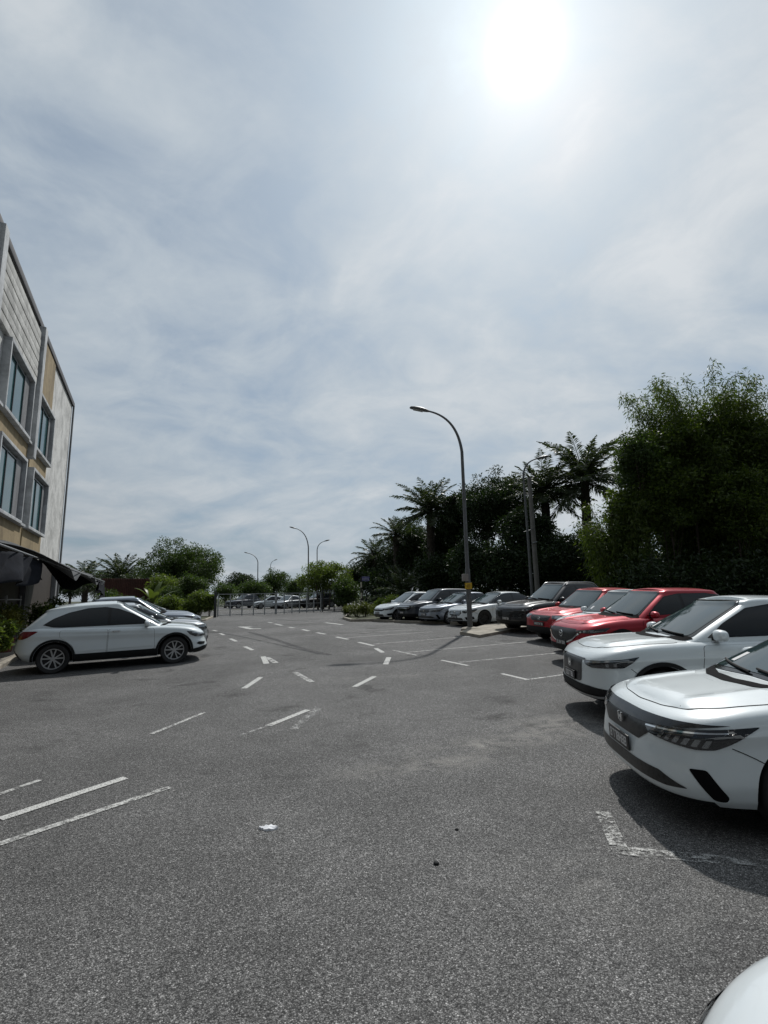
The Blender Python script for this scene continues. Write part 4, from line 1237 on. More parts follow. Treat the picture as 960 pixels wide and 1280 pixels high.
for pts, w in (([(342, 774), (385, 777), (430, 778.5)], .22), ([(310, 790), (345, 800), (385, 813), (412, 819)], .20) , ([(262, 789), (330, 802), (400, 818)], .12)):
    ribbon('tyre_mark', [g(*p) for p in pts], w, M['tar'], .006)

# pavement on the left in front of the building, planting bed behind it, verge behind the right row
sheet('pavement', [lot(-14, -20), lot(-3.45, -20), lot(-3.45, 26), lot(-14, 26)], .12, M['pave'], 1.2, .2)
kerb_line([lot(-3.37, -20), lot(-3.37, 26.2)])
sheet('planting_bed', [lot(-22, 26.3), lot(-3.2, 26.3), lot(3.0, 33.6), lot(4.2, 39.6), lot(-22, 46)], .10, M['earth'], 1.6, .2)
kerb_line([lot(-3.3, 26.2), lot(3.1, 33.5), lot(4.3, 39.6)])
sheet('verge', [lot(13.5, -30), lot(60, -30), lot(60, 36), lot(19, 40), lot(10.6, 26.5), lot(11.6, 22.4), lot(13.5, 18)], .08, M['earth'], 2.2, .2)
kerb_line([lot(13.45, -30), lot(13.45, 18), lot(11.55, 22.4), lot(10.5, 26.5), lot(18.9, 40)])

# ------------------------------------------------------------------ light and sky
sd = ray(655, 60); sd = sd / np.linalg.norm(sd)
SUN_EL = math.asin(sd[2]); SUN_AZ = math.atan2(sd[0], sd[1])
W = bpy.data.worlds.new('World'); SC.world = W; W.use_nodes = True
nt = W.node_tree; nt.nodes.clear()
class WT(NT):
    def __init__(s, tree): s.t = tree
w = WT(nt)
out = w.n('ShaderNodeOutputWorld'); bg = w.n('ShaderNodeBackground'); bg.inputs['Strength'].default_value = 0.10
w.l(bg.outputs[0], out.inputs['Surface'])
sky = w.n('ShaderNodeTexSky', sky_type='NISHITA'); sky.sun_disc = False
sky.sun_elevation = SUN_EL; sky.sun_rotation = SUN_AZ; sky.altitude = 20; sky.dust_density = 2.0; sky.air_density = 1.0
gen = w.n('ShaderNodeTexCoord').outputs['Generated']
sp = w.n('ShaderNodeSeparateXYZ'); w.l(gen, sp.inputs[0])
zz = w.math('ADD', w.math('MAXIMUM', sp.outputs['Z'], 0.0), 0.30)
cx = w.math('DIVIDE', sp.outputs['X'], zz); cy = w.math('DIVIDE', sp.outputs['Y'], zz)
cv = w.n('ShaderNodeCombineXYZ'); w.l(cx, cv.inputs[0]); w.l(cy, cv.inputs[1])
mp = w.n('ShaderNodeMapping'); mp.inputs['Rotation'].default_value = (0, 0, R(28)); mp.inputs['Scale'].default_value = (1.0, 1.15, 1); mp.inputs['Location'].default_value = (1.7, .4, 0)
w.l(cv.outputs[0], mp.inputs['Vector'])
n1 = w.noise(mp.outputs[0], 1.15, 6, .55, .8); n2 = w.noise(mp.outputs[0], 4.2, 7, .60, .5)
cl = w.math('ADD', w.math('MULTIPLY', n1.outputs['Fac'], .66), w.math('MULTIPLY', n2.outputs['Fac'], .34))
cov = w.ramp(cl, [(.36, .62), (.47, .90), (.56, 1.0)])
ctone = w.ramp(cl, [(.38, (3.0, 3.62, 4.32)), (.50, (3.78, 4.34, 4.86)), (.62, (4.7, 5.12, 5.48))])
# brightness of the veil near the sun: light scattered forward by thin cloud
sv = w.n('ShaderNodeCombineXYZ')
for i in range(3): sv.inputs[i].default_value = float(sd[i])
dt = w.n('ShaderNodeVectorMath', operation='DOT_PRODUCT'); w.l(gen, dt.inputs[0]); w.l(sv.outputs[0], dt.inputs[1])
ang = w.math('ARCCOSINE', w.math('MINIMUM', dt.outputs['Value'], .99999))
def glow(width, amp):
    q = w.math('DIVIDE', ang, R(width)); q = w.math('MULTIPLY', q, q)
    return w.math('MULTIPLY', w.math('EXPONENT', w.math('MULTIPLY', q, -1.0)), amp)
def halo(width, amp):
    q = w.math('DIVIDE', ang, R(width))
    return w.math('MULTIPLY', w.math('EXPONENT', w.math('MULTIPLY', q, -1.0)), amp)
gl = w.math('ADD', w.math('ADD', glow(1.8, 16.0), halo(6.0, 3.3)), halo(24.0, 2.7))
glc = w.mix(1.0, w.mix(1.0, (1.14, .985, .88), ctone, 'MULTIPLY'), w.mix(1.0, .25, gl, 'MULTIPLY'), 'MULTIPLY')
far = w.n('ShaderNodeMapRange'); far.interpolation_type = 'SMOOTHSTEP'
w.l(ang, far.inputs['Value'])
for k, q in (('From Min', R(42)), ('From Max', R(108)), ('To Min', 1.12), ('To Max', .22)): far.inputs[k].default_value = q
ctone = w.mix(1.0, ctone, far.outputs[0], 'MULTIPLY')
base = w.mix(cov, w.mix(1.0, sky.outputs[0], (.50, .64, .70), 'MULTIPLY'), ctone)
tot = w.mix(1.0, base, glc, 'ADD')
w.l(tot, bg.inputs['Color'])
sl = bpy.data.lights.new('sun', 'SUN'); sl.energy = 3.3; sl.angle = R(1.2); sl.color = (1.0, .975, .93)
so = bpy.data.objects.new('sun', sl); COL.objects.link(so)
so.rotation_euler = Vector((-sd[0], -sd[1], -sd[2])).to_track_quat('-Z', 'Y').to_euler()

cam = bpy.data.cameras.new('camera'); cam.sensor_fit = 'HORIZONTAL'; cam.sensor_width = 36; cam.lens = 36 * F / 960; cam.clip_end = 3000; cam.clip_start = .05
co_ = bpy.data.objects.new('camera', cam); COL.objects.link(co_); SC.camera = co_
cp, sp_ = math.cos(PITCH), math.sin(PITCH); cr_, sr_ = math.cos(ROLL), math.sin(ROLL)
Fw = Vector((0, cp, sp_)); Up0 = Vector((0, -sp_, cp)); X0 = Vector((1, 0, 0))
Rt = X0 * cr_ - Up0 * sr_; Up = X0 * sr_ + Up0 * cr_
Mc = Matrix((Rt, Up, -Fw)).transposed().to_4x4(); Mc.translation = (0, 0, CAM_H)
co_.matrix_world = Mc
SC.view_settings.view_transform = 'Standard'; SC.view_settings.look = 'None'; SC.view_settings.gamma = 1
SC.view_settings.exposure = 0.0
SC.cycles.max_bounces = 6; SC.cycles.transparent_max_bounces = 8; SC.cycles.use_denoising = True
# ------------------------------------------------------------------ the building on the left
def grimy(name, col, dark=.45, sc=(1.2, 1.2, .35), thr=.45):
    t = NT(name); co = t.n('ShaderNodeTexCoord').outputs['Object']
    mp = t.n('ShaderNodeMapping'); mp.inputs['Scale'].default_value = sc; t.l(co, mp.inputs['Vector'])
    n = t.noise(mp.outputs[0], 1.0, 8, .68, .5); n2 = t.noise(co, 6, 5, .7)
    f = t.ramp(n.outputs['Fac'], [(thr - .08, dark), (thr + .12, 1.0)])
    c = t.mix(1.0, tuple(col), f, 'MULTIPLY')
    c = t.mix(1.0, c, t.ramp(n2.outputs['Fac'], [(.3, .82), (.7, 1.08)]), 'MULTIPLY')
    b = t.pbsdf(c, .85, 0, 0, .3); t.bump(b, n2.outputs['Fac'], .3, .01); return t.m
M['wallwhite'] = grimy('stained_white_render', (.60, .60, .585), .62, (.9, .9, .8))
M['walltan'] = grimy('tan_render', (.30, .235, .14), .62)
M['wallgrey'] = grimy('grey_render', (.20, .205, .215), .60)
M['framegrey'] = grimy('grey_frame_render', (.46, .475, .49), .62, (.8, 2, 1))
M['plank'] = grimy('weathered_white_boards', (.52, .52, .50), .62, (1.4, 1.4, 1.4), .48)
M['eave'] = simple('dark_gutter', (.055, .055, .06), .7, var=.3)
M['bglass'] = simple('teal_window_glass', (.020, .072, .078), .08, 0, 0, .7)
M['alu'] = simple('aluminium_frame', (.10, .11, .115), .4, .5)
K_ = .589
M['shopdark'] = simple('shaded_shop_front', (.045, .035, .03), .6, var=.4)  # dark brown front, with the shade of its recess put into the colour
def kz(z): return 1.7 + (z - 1.7) * K_
bx, by = lot(-5.3, 0)
KF = .935
bld = empty('office_building', (bx, by, 0), ANG)
tag(bld, 'three storey building with grey window frames, tan panels and stained white end wall', 'building')
S0, S1 = 2.0, 61.6 * K_
top = kz(22.9)
MB().cube((-9, S0, -.1), (0, S1, top)).build('wall', M['wallwhite'], bld)
r_ = MB(); r_.cube((-9.2, S0 - .2, top), (.04, S1 + .10, top + .20)); r_.cube((.02, S0 - .2, top - .06), (.11, S1 + .14, top + .24))
r_.build('roof_eave', M['eave'], bld, bevel=.02)
# tan bands per bay, columns, window boxes; the bay repeats towards the viewer
def kf(z): return 1.7 + (z - 1.7) * K_ * KF          # for what stands a little proud of the wall
q_ = K_ * KF
bays = [(34.6 * q_, 46.3 * q_, 1, 37.6 * q_, 45.0 * q_), (47.3 * q_, 54.0 * q_, 2, 47.3 * q_, 54.0 * q_), (21.6 * q_, 33.4 * q_, 1, 24.6 * q_, 32.0 * q_), (8.6 * q_, 20.4 * q_, 1, 11.6 * q_, 19.0 * q_)]
zc = dict(b0=kf(5.65), f1b=kf(7.45), f1t=kf(12.45), f2b=kf(14.0), f2t=kf(18.9), top=top - .08)
D_ = .27
for s0, s1, typ, w0, w1 in bays:
    MB().cube((0, s0, kz(5.3)), (.06, s1 + .3, zc['f1b'] + .02)).build('tan_panel', M['walltan'], bld)
    MB().cube((0, s0, zc['f1t'] - .02), (.06, s1, zc['f2b'] + .02)).build('tan_panel', M['walltan'], bld)
    if typ == 2:
        MB().cube((0, s0, zc['f2t'] - .02), (.06, s1, zc['top'])).build('tan_panel', M['walltan'], bld)
    else:
        p = MB(); n = 7; z0 = zc['f2t'] + .05; dz = (zc['top'] - .35 - z0) / n
        for k in range(n): p.cube((0, s0 + .15, z0 + k * dz), (.16 + .01 * (k % 2), s1 - .1, z0 + (k + 1) * dz - .04))
        p.build('board_panel', M['plank'], bld, bevel=.008)
    for (zb_, zt_) in ((zc['f1b'], zc['f1t']), (zc['f2b'], zc['f2t'])):
        fr = MB(); th = .13
        fr.cube((0, w0, zb_), (D_, w1, zb_ + th)); fr.cube((0, w0, zt_ - th), (D_, w1, zt_))
        fr.cube((0, w0, zb_ + th), (D_ - .003, w0 + th, zt_ - th)); fr.cube((0, w1 - th, zb_ + th), (D_ - .003, w1, zt_ - th))
        f = fr.build('window_frame', M['framegrey'], bld, bevel=.012)
        a0, a1 = w0 + th, w1 - th
        if typ == 2: a1 = a1 - .55
        else: a1 = a1 - .9
        wd = MB().cube((.02, a0 + .02, zb_ + th + .02), (.07, a1, zt_ - th - .12)).build('window', M['bglass'], bld)
        mu = MB()
        for q in (0, .5, 1):
            y = a0 + .05 + (a1 - a0 - .08) * q; mu.cube((.05, y - .03, zb_ + th + .02), (.11, y + .03, zt_ - th - .12))
        for z in (zb_ + th + .05, zt_ - th - .15): mu.cube((.052, a0 + .02, z - .025), (.105, a1, z + .025))
        mu.build('window_bars', M['alu'], wd)
        MB().cube((.01, a1 + .01, zb_ + th), (.10, w1 - th, zt_ - th)).build('grey_panel', M['wallgrey'], bld)
        if typ == 1:
            MB().cube((0, s0, zb_ - .002), (D_ - .05, w0 - .002, zb_ + .10)).build('sill', M['framegrey'], bld)
            MB().cube((0, w1 + .002, zb_ - .002), (D_ - .05, s1 + .2, zb_ + .10)).build('sill', M['framegrey'], bld)
for s in (34.0 * q_, 46.75 * q_, 21.0 * q_, 8.0 * q_):
    MB().cube((0, s - .24, kz(12.3)), (D_ + .03, s + .24, zc['top'])).build('pilaster', M['framegrey'], bld, bevel=.015)
MB().tube([(.10, S1 - .12, top), (.10, S1 - .12, 0)], .055, 8).build('drain_pipe', M['wallgrey'], bld, smooth=True)
for s in (12, 19.5, 27, 34.5): MB().cube((0, s - .25, 0), (.25, s + .25, kz(5.3))).build('pillar', M['wallgrey'], bld)
MB().cube((.001, S0, .12), (.03, S1 - .02, kz(5.2))).build('shop_front', M['shopdark'], bld)

# ------------------------------------------------------------------ tarpaulin canopy
M['tarp'] = simple('black_tarpaulin', (.020, .022, .028), .92, 0, 0, .1, var=.4, vscale=4, bump=.02, bscale=7)
M['tarp2'] = simple('grey_canopy_sheet', (.085, .09, .095), .8, 0, 0, .2, var=.45, vscale=3)
M['pole'] = simple('galvanised_steel', (.20, .205, .21), .5, .5, var=.3, vscale=5)
def cloth(name, fn, nu, nv, mat, parent=None, th=.006):
    V = []
    for j in range(nv + 1):
        for i in range(nu + 1): V.append(fn(i / nu, j / nv))
    Fc = [(j * (nu + 1) + i, j * (nu + 1) + i + 1, (j + 1) * (nu + 1) + i + 1, (j + 1) * (nu + 1) + i) for j in range(nv) for i in range(nu)]
    o = mesh_obj(name, V, Fc, mat, parent, True)
    sm = o.modifiers.new('thick', 'SOLIDIFY'); sm.thickness = th
    return o
can = empty('tarpaulin_canopy', (*lot(-5.3, 20), 0), ANG)
tag(can, 'black tarpaulin canopy sagging from the building wall over the plants', 'canopy')
def lotl(a, b): return a + 5.3, b - 20                  # lot coordinates to the canopy's own
rng = np.random.default_rng(5)
def wob(u, v, s): return .09 * math.sin(9 * u + s) * math.cos(7 * v + 2 * s) + .05 * math.sin(23 * u + 3 * s + 5 * v)
def roof_fn(u, v):
    a = -5.25 + 3.0 * v; b = 17.5 + 12.6 * u; x, y = lotl(a, b)
    z = 3.95 - 1.28 * v - .10 * math.sin(math.pi * u * 4)**2 * v + wob(u, v, 1) * 1.1 - .12 * v * math.sin(17 * u)**2
    return (x, y, z)
cloth('canopy_sheet', roof_fn, 50, 12, M['tarp2'], can)
def drape_fn(u, v):
    b = 9.0 + 9.2 * u; x, y = lotl(-3.15 + .16 * math.sin(21 * u) * v + .10 * math.sin(47 * u + 3 * v), b)
    L = 1.0 + .35 * math.sin(5.0 * u + .6) + .12 * math.sin(17 * u)
    return (x, y, 2.98 - L * v - .10 * math.sin(3 * u) + .04 * math.sin(31 * u + 9 * v))
cloth('hanging_tarp', drape_fn, 90, 16, M['tarp'], can)
def flap_fn(u, v):
    x, y = lotl(-2.95 + .10 * math.sin(13 * u + 2 * v), 10.9 + .95 * u)
    return (x, y, 2.15 - .95 * v * (1 - .2 * u) + .05 * math.sin(9 * u))
cloth('hanging_tarp', flap_fn, 24, 14, M['tarp'], can)
def end_fn(u, v):
    a = -5.2 + 2.9 * u; x, y = lotl(a, 29.9 + .18 * math.sin(11 * u) * v)
    return (x, y, 3.9 - 1.25 * u - (.25 + .85 * math.sin(math.pi * min(1, u * 1.15))**2) * v + .03 * math.sin(30 * u))
cloth('hanging_tarp', end_fn, 40, 10, M['tarp'], can)
def out_fn(u, v):
    x, y = lotl(-2.28 + .12 * math.sin(19 * u + v * 3) * v, 26.4 + 3.5 * u)
    return (x, y, 2.66 - (.55 + .75 * u**3) * v + .04 * math.sin(40 * u))
cloth('hanging_tarp', out_fn, 40, 10, M['tarp'], can)
pb = MB()
for b in (17.7, 22, 26.4, 29.8):
    x, y = lotl(-2.28, b)
    if b > 29: pb.tube([(x, y, 0), (x, y, 2.68)], .02, 8)
    x2, y2 = lotl(-5.2, b); pb.tube([(x2, y2, 3.88), (x, y, 2.62)], .022, 6)
x, y = lotl(-2.28, 17.6); x2, y2 = lotl(-2.28, 30.0); pb.tube([(x, y, 2.65), (x2, y2, 2.65)], .025, 6)
x, y = lotl(-3.1, 8.8); x2, y2 = lotl(-3.1, 18.2); pb.tube([(x, y, 2.96), (x2, y2, 2.96)], .025, 6)
for b in (9.0, 13.5, 18.1):
    x, y = lotl(-3.1, b); x2, y2 = lotl(-5.28, b); pb.tube([(x2, y2, 3.6), (x, y, 2.96)], .022, 6)
pb.build('canopy_frame', M['pole'], can, smooth=True)

# ------------------------------------------------------------------ plants and pots in front of the building
M['clay'] = simple('terracotta', (.16, .055, .04), .8, var=.3, vscale=6)
M['white_metal'] = simple('white_painted_metal', (.5, .5, .5), .5, var=.2)
M['rust'] = simple('rusty_corrugated_iron', (.075, .030, .022), .85, var=.45, vscale=1.5)
def pot(px, py, r, h, label, mat='clay'):
    x, y = g(px, py, .12)
    o = MB().lathe([(0, .02), (r * .72, .02), (r * .74, 0), (r * .98, h * .88), (r * 1.08, h * .88), (r * 1.08, h), (r * .95, h), (r * .92, h * .9), (0, h * .9)], 24).build('plant_pot', M[mat], None, smooth=True, sharp=40)
    o.location = (x, y, gz(y) + .12); tag(o, label, 'pot'); return x, y, gz(y) + .12 + h * .9
x, y, z = pot(5, 815, .24, .40, 'red clay pot holding the yellow green shrub at the edge of the pavement')
shrub((x, y, z - .03), .42, .95, 'yellow green shrub growing in a red clay pot beside the pavement edge', 'yellowshrub', 11, 30, 80, .085, None, 'potted_shrub')
x, y, z = pot(-40, 812, .24, .38, 'red clay pot standing nearest the camera on the pavement')
shrub((x, y, z - .03), .40, .9, 'yellowish shrub in the clay pot nearest the camera', 'yellowshrub', 12, 22, 70, .085, None, 'potted_shrub')
for i, (a, b, r, h, m_, lab) in enumerate([(-3.7, 14.4, .55, 1.05, 'yellowshrub', 'bright green shrub directly behind the tail of the white crossover'),
        (-4.3, 13.2, .45, 1.1, 'shrub', 'dark leafy shrub by the wall under the hanging flap'),
        (-3.75, 16.6, .6, 1.2, 'leaflight', 'pale green bushy shrub under the canopy behind the white crossover roof'),
        (-4.2, 19.6, .8, 1.6, 'shrub', 'tall dark shrub under the middle of the canopy'),
        (-3.6, 22.5, .7, 1.35, 'leaflight', 'light green shrub under the far half of the canopy'),
        (-3.9, 25.5, .8, 1.6, 'leafmid', 'dark shrub under the canopy near its outer corner post')]):
    x, y = lot(a, b); shrub((x, y, gz(y) + .12), r, h, lab, m_, 20 + i, 34, 70, .11, 'shrubs under the canopy')
# a white shelf rack and a bench under the canopy
x, y = lot(-4.5, 21.0)
rk = empty('plant_rack', (x, y, gz(y) + .12), ANG); tag(rk, 'white metal plant rack standing under the black canopy', 'rack')
for z in (.5, 1.0, 1.45): MB().cube((-.25, -1.0, z), (.25, 1.0, z + .03)).build('shelf', M['white_metal'], rk)
for sx in (-.24, .22):
    for sy in (-.98, .96): MB().cube((sx, sy, 0), (sx + .025, sy + .025, 1.6)).build('leg', M['white_metal'], rk)
x, y = lot(-4.9, 24.5)
rk2 = empty('garden_table', (x, y, gz(y) + .12), ANG); tag(rk2, 'long pale table against the wall at the far end of the canopy', 'table')
MB().cube((-.3, -1.4, .72), (.3, 1.4, .77)).build('tabletop', M['white_metal'], rk2, bevel=.006)
for sx in (-.28, .24):
    for sy in (-1.36, 1.32): MB().cube((sx, sy, 0), (sx + .04, sy + .04, .72)).build('leg', M['white_metal'], rk2)

# ------------------------------------------------------------------ street lamps, pole, sign
M['lampsteel'] = simple('lamp_post_steel', (.13, .135, .14), .5, .4, var=.25, vscale=2)
M['lamphead'] = simple('lamp_head_grey', (.12, .125, .13), .45, .3)
M['lampglass'] = simple('lamp_glass', (.35, .36, .36), .2)
M['yellow'] = simple('yellow_plate', (.55, .36, .02), .5, var=.2, vscale=10)
M['boxgrey'] = simple('grey_box', (.26, .245, .23), .6, var=.2, vscale=8)
M['stripeblack'] = simple('black_post_paint', (.02, .02, .02), .6)
M['stripewhite'] = simple('pale_post_paint', (.52, .50, .40), .6, var=.3, vscale=8)
M['blue'] = simple('blue_sign_face', (.035, .035, .20), .4)
M['concrete'] = simple('concrete_pole', (.19, .185, .175), .85, var=.3, vscale=2)
def street_lamp(base, top, head, label, r=.085, ctrl=None):
    """base, top of the straight post and lamp end as world points"""
    b = Vector(base); root = empty('street_lamp', b); tag(root, label, 'street lamp', 'street lamps')
    t = Vector(top) - b; h = Vector(head) - b
    MB().tube([(0, 0, 0), t * .33, t * .34, t], [r, r * .95, r * .78, r * .62], 12).build('post', M['lampsteel'], root, smooth=True)
    c = Vector(ctrl) - b if ctrl else t + Vector((0, 0, (h.z - t.z) * .85))
    P = []
    for k in range(19):
        q = k / 18; P.append(t * (1 - q)**2 + c * 2 * q * (1 - q) + h * q * q)
    MB().tube(P, list(np.linspace(r * .62, r * .34, 19)), 10).build('arm', M['lampsteel'], root, smooth=True)
    d = (P[-1] - P[-2]).normalized(); s = d.cross(Vector((0, 0, 1))).normalized(); u = s.cross(d)
    Mh = Matrix((d, s, u)).transposed().to_4x4(); Mh.translation = h
    hd = MB(); n = 12; V = []
    for (x, wy, zu, zd) in ((-.10, .05, .04, -.04), (.0, .09, .075, -.05), (.22, .15, .10, -.055), (.50, .14, .085, -.055), (.66, .09, .05, -.05), (.70, .03, .0, -.035)):
        for k in range(n):
            a = 2 * math.pi * k / n; V.append(Mh @ Vector((x, wy * math.cos(a), zu * math.sin(a) if math.sin(a) > 0 else -zd * math.sin(a))))
    Fc = [(i * n + k, i * n + (k + 1) % n, (i + 1) * n + (k + 1) % n, (i + 1) * n + k) for i in range(5) for k in range(n)] + [tuple(range(n))[::-1], tuple(5 * n + k for k in range(n))]
    hd.add(V, Fc); hh = hd.build('lamp_head', M['lamphead'], root, smooth=True, sharp=50)
    MB().box(Mh @ Vector((.34, 0, -.056)), (.40, .17, .02), Mh.to_3x3()).build('lamp_glass', M['lampglass'], hh)
    return root
bx_, by_ = g(588, 789)
bz_ = gz(by_)
lm = street_lamp((bx_, by_, bz_), at(577.4, 565, by_), at(533, 513.5, by_), 'tall grey street lamp with a yellow plate and grey box on its post', .10, at(571, 520, by_))
pq = lambda px, py: at(px, py, by_) - Vector((bx_, by_, bz_))
q = pq(584.2, 722)
MB().box(q + Vector((-.10, -.08, 0)), (.24, .16, .27)).build('junction_box', M['boxgrey'], lm, bevel=.012)
q = pq(585, 732.5)
ys_ = MB().box(q + Vector((0, -.115, 0)), (.27, .012, .24)).build('yellow_plate', M['yellow'], lm, bevel=.003)
pm_ = MB()
for k in (-.045, 0, .045): pm_.box(q + Vector((k, -.124, .0)), (.02, .004, .13))
pm_.build('plate_mark', simple('plate_mark_paint', (.22, .13, .02), .6), ys_)
MB().lathe([(0, .0), (.36, 0), (.36, .10), (.30, .14), (.17, .16), (.17, .03), (0, .03)][:5] + [(0, .16)], 24).build('lamp_footing', M['kerb'], lm)
# low concrete island behind the lamp
ip = [g(575, 793), g(600, 797.5), g(668, 785), g(700, 777), g(665, 775), g(610, 783)]
sheet('lamp_island', ip, .10, M['kerb'], .8, .16)

def px_lamp(Y, bpx, tpx, hpx, label, r=.08, ctrl=None):
    b = at(bpx[0], bpx[1], Y); b.z = gz(Y)
    t = at(tpx[0], tpx[1], Y); h = at(hpx[0], hpx[1], Y); t.x = b.x + (t.x - b.x) * .4
    return street_lamp(b, t, h, label, r, at(ctrl[0], ctrl[1], Y) if ctrl else None)
px_lamp(30, (665, 738), (653, 600), (673, 573), 'street lamp with arm to the right beside the utility pole, before the oil palms', .10, (652, 577))
px_lamp(58, (385.5, 748), (385, 685), (369, 660.5), 'tall street lamp rising over the light green roadside tree', .11, (384, 664))
px_lamp(68, (396.5, 748), (396, 690), (406, 676.5), 'small street lamp reaching right above the roadside tree', .10, (396, 679))
px_lamp(88, (322, 748), (321.5, 703), (310, 691.5), 'distant street lamp reaching left above the trees beyond the gate', .12, (321, 694))
px_lamp(112, (338, 748), (337.5, 710), (343, 700.5), 'farthest thin street lamp reaching right behind the trees beyond the gate', .10, (337.5, 702.5))
b = at(672, 738, 31); b.z = gz(31); t = at(660.5, 597, 31)
up = empty('utility_pole', b); tag(up, 'bare concrete utility pole close behind the right hand street lamp', 'utility pole')
tt = Vector((0.0, 0, t.z - b.z)); tt.x = (t.x - b.x) * .45
MB().tube([(0, 0, 0), tt], [.17, .12], 12).build('pole', M['concrete'], up, smooth=True)
q = tt * .52
MB().tube([q + Vector((-.16, -.13, -.1)), q + Vector((.16, -.13, -.02))], .05, 6).build('bracket', M['pole'], up, smooth=True)
cb = MB(); cb.tube([tt * .60 + Vector((0, -.15, .15)), tt * .60 + Vector((-.35, -.2, 0)), tt * .58 + Vector((-.65, -.2, .1))], .03, 5)
cb.build('cable', M['pole'], up, smooth=True)

# street name sign in the bush island
sx, sy = g(452, 768)
sg = empty('street_sign', (sx, sy, gz(sy)), R(8)); tag(sg, 'blue street name sign on a black and white banded post', 'street sign')
hz_ = at(452, 721, sy).z - gz(sy)
n = 7
for k in range(n):
    MB().lathe([(0, 0), (.055, 0), (.055, hz_ / n), (0, hz_ / n)], 12, Matrix.Translation((0, 0, hz_ * k / n))).build('post_band', M['stripewhite' if k % 2 else 'stripeblack'], sg, smooth=True, sharp=40)
pl = MB().cube((.02, -.02, hz_ - .32), (.62, .02, hz_)).build('sign_plate', M['blue'], sg, bevel=.01)
tx = MB(); rr = random.Random(4)
for row, z in enumerate((hz_ - .11, hz_ - .23)):
    xx = .08
    while xx < .55:
        w_ = rr.uniform(.03, .07); tx.cube((xx, -.024, z - .02), (xx + w_, -.021, z + .02)); xx += w_ + .018
tx.build('sign_lettering', M['platew'], pl)
# bush island with a kerb
isl = [g(430, 774), g(440, 777.2), g(470, 776.8), g(500, 771), g(497, 765), g(440, 765.5)]
sheet('planted_island', isl, .12, M['earth'], .9, .16)
kerb_line(isl + [isl[0]], .15, .14)
for i, (px, py, r, h, lab) in enumerate([(436, 773, .55, .75, 'low straggly yellow green shrub at the left tip of the kerbed island'), (446, 773.5, .75, .95, 'yellow green shrub at the foot of the street sign'),
        (457, 773.5, .70, .85, 'low yellow green shrub right of the street sign post'), (466, 771.5, .55, .7, 'low shrub on the island beside the nose of the white hatchback')]):
    x, y = g(px, py); shrub((x, y, gz(y) + .10), r, h, lab, 'shrub', 40 + i, 26, 60, .10, 'shrubs on the kerbed island')

# ------------------------------------------------------------------ gate and fences at the far end
M['gate'] = simple('grey_gate_steel', (.38, .40, .41), .5, .2, var=.3, vscale=3)
M['darkfence'] = simple('dark_fence_post', (.03, .034, .036), .7)
GA, GB = Vector(g(272, 771)), Vector(g(401, 765))
def mesh_fence(name, A, B, h, label, npost, mids, cat, mat='gate', rad=.022, bars=None):
    L = (B - A).length; ang = math.atan2((B - A).y, (B - A).x)
    root = empty(name, (A.x, A.y, gz(A.y)), ang); tag(root, label, cat)
    fr = MB()
    for z in (.10, h): fr.cube((0, -rad, z - rad), (L, rad, z + rad))
    for z in mids: fr.cube((0, -rad * .7, z - rad * .7), (L, rad * .7, z + rad * .7))
    fr.build('rail', M[mat], root)
    for k in range(npost + 1):
        x = L * k / npost; MB().cube((x - rad * 1.3, -rad * 1.2, 0), (x + rad * 1.3, rad * 1.2, h + .03)).build('post', M[mat], root)
    if bars:
        br = MB(); nb = int(L / bars)
        for k in range(nb): br.cube((L * k / nb - .006, -.006, .1), (L * k / nb + .006, .006, h))
        br.build('bars', M[mat], root)
    return root
gm = GA.lerp(GB, .52)
mesh_fence('sliding_gate', GA, gm, 1.68, 'grey steel sliding gate, the left leaf beside the dark gate post', 5, (.80,), 'gate', 'gate', .027)
mesh_fence('sliding_gate', gm + (GB - GA).normalized() * .1, GB, 1.68, 'grey steel sliding gate, the right leaf before the light green tree', 6, (.80,), 'gate', 'gate', .027)
x, y = g(268.5, 772); o = MB().cube((-.09, -.09, 0), (.09, .09, 1.85)).build('gate_post', M['darkfence'], None, bevel=.02); o.location = (x, y, gz(y)); o.rotation_euler.z = ANG
tag(o, 'dark square gate post at the left end of the steel gate', 'gate post')
GC = GB + (GB - GA).normalized() * 6.5
mesh_fence('mesh_fence', GB + (GB - GA).normalized() * .2, GC, 1.9, 'dark mesh fence running right from the gate under the light green tree', 5, (1.0,), 'fence', 'darkfence', .028, .16)
# rusty corrugated fence behind the left cars
fa, fb = at(126, 748, 42), at(232, 750, 47)
A, B = Vector((fa.x, fa.y)), Vector((fb.x, fb.y)); L = (B - A).length
fz = at(126, 723, 42).z
cf = empty('corrugated_fence', (A.x, A.y, gz(40)), math.atan2((B - A).y, (B - A).x)); tag(cf, 'rusty brown corrugated iron fence behind the banana plant', 'fence')
V = []; n = 260
for k in range(n + 1):
    x = L * k / n; yv = .035 * math.sin(k * 2 * math.pi / 5)
    V += [(x, yv, 0), (x, yv, fz - gz(40))]
o = mesh_obj('sheeting', V, [(2 * k, 2 * k + 2, 2 * k + 3, 2 * k + 1) for k in range(n)], M['rust'], cf)
o.modifiers.new('t', 'SOLIDIFY').thickness = .006
for k in range(7): MB().cube((L * k / 6 - .05, .05, 0), (L * k / 6 + .05, .15, fz - gz(40) + .1)).build('post', M['darkfence'], cf)

# ------------------------------------------------------------------ trees
def on(px, Y): 
    p = at(px, 745, Y); return (p.x, p.y, gz(p.y))
def hgt(px, py, Y): return at(px, py, Y).z - gz(Y)
def wid(n, Y): return n / F * Y
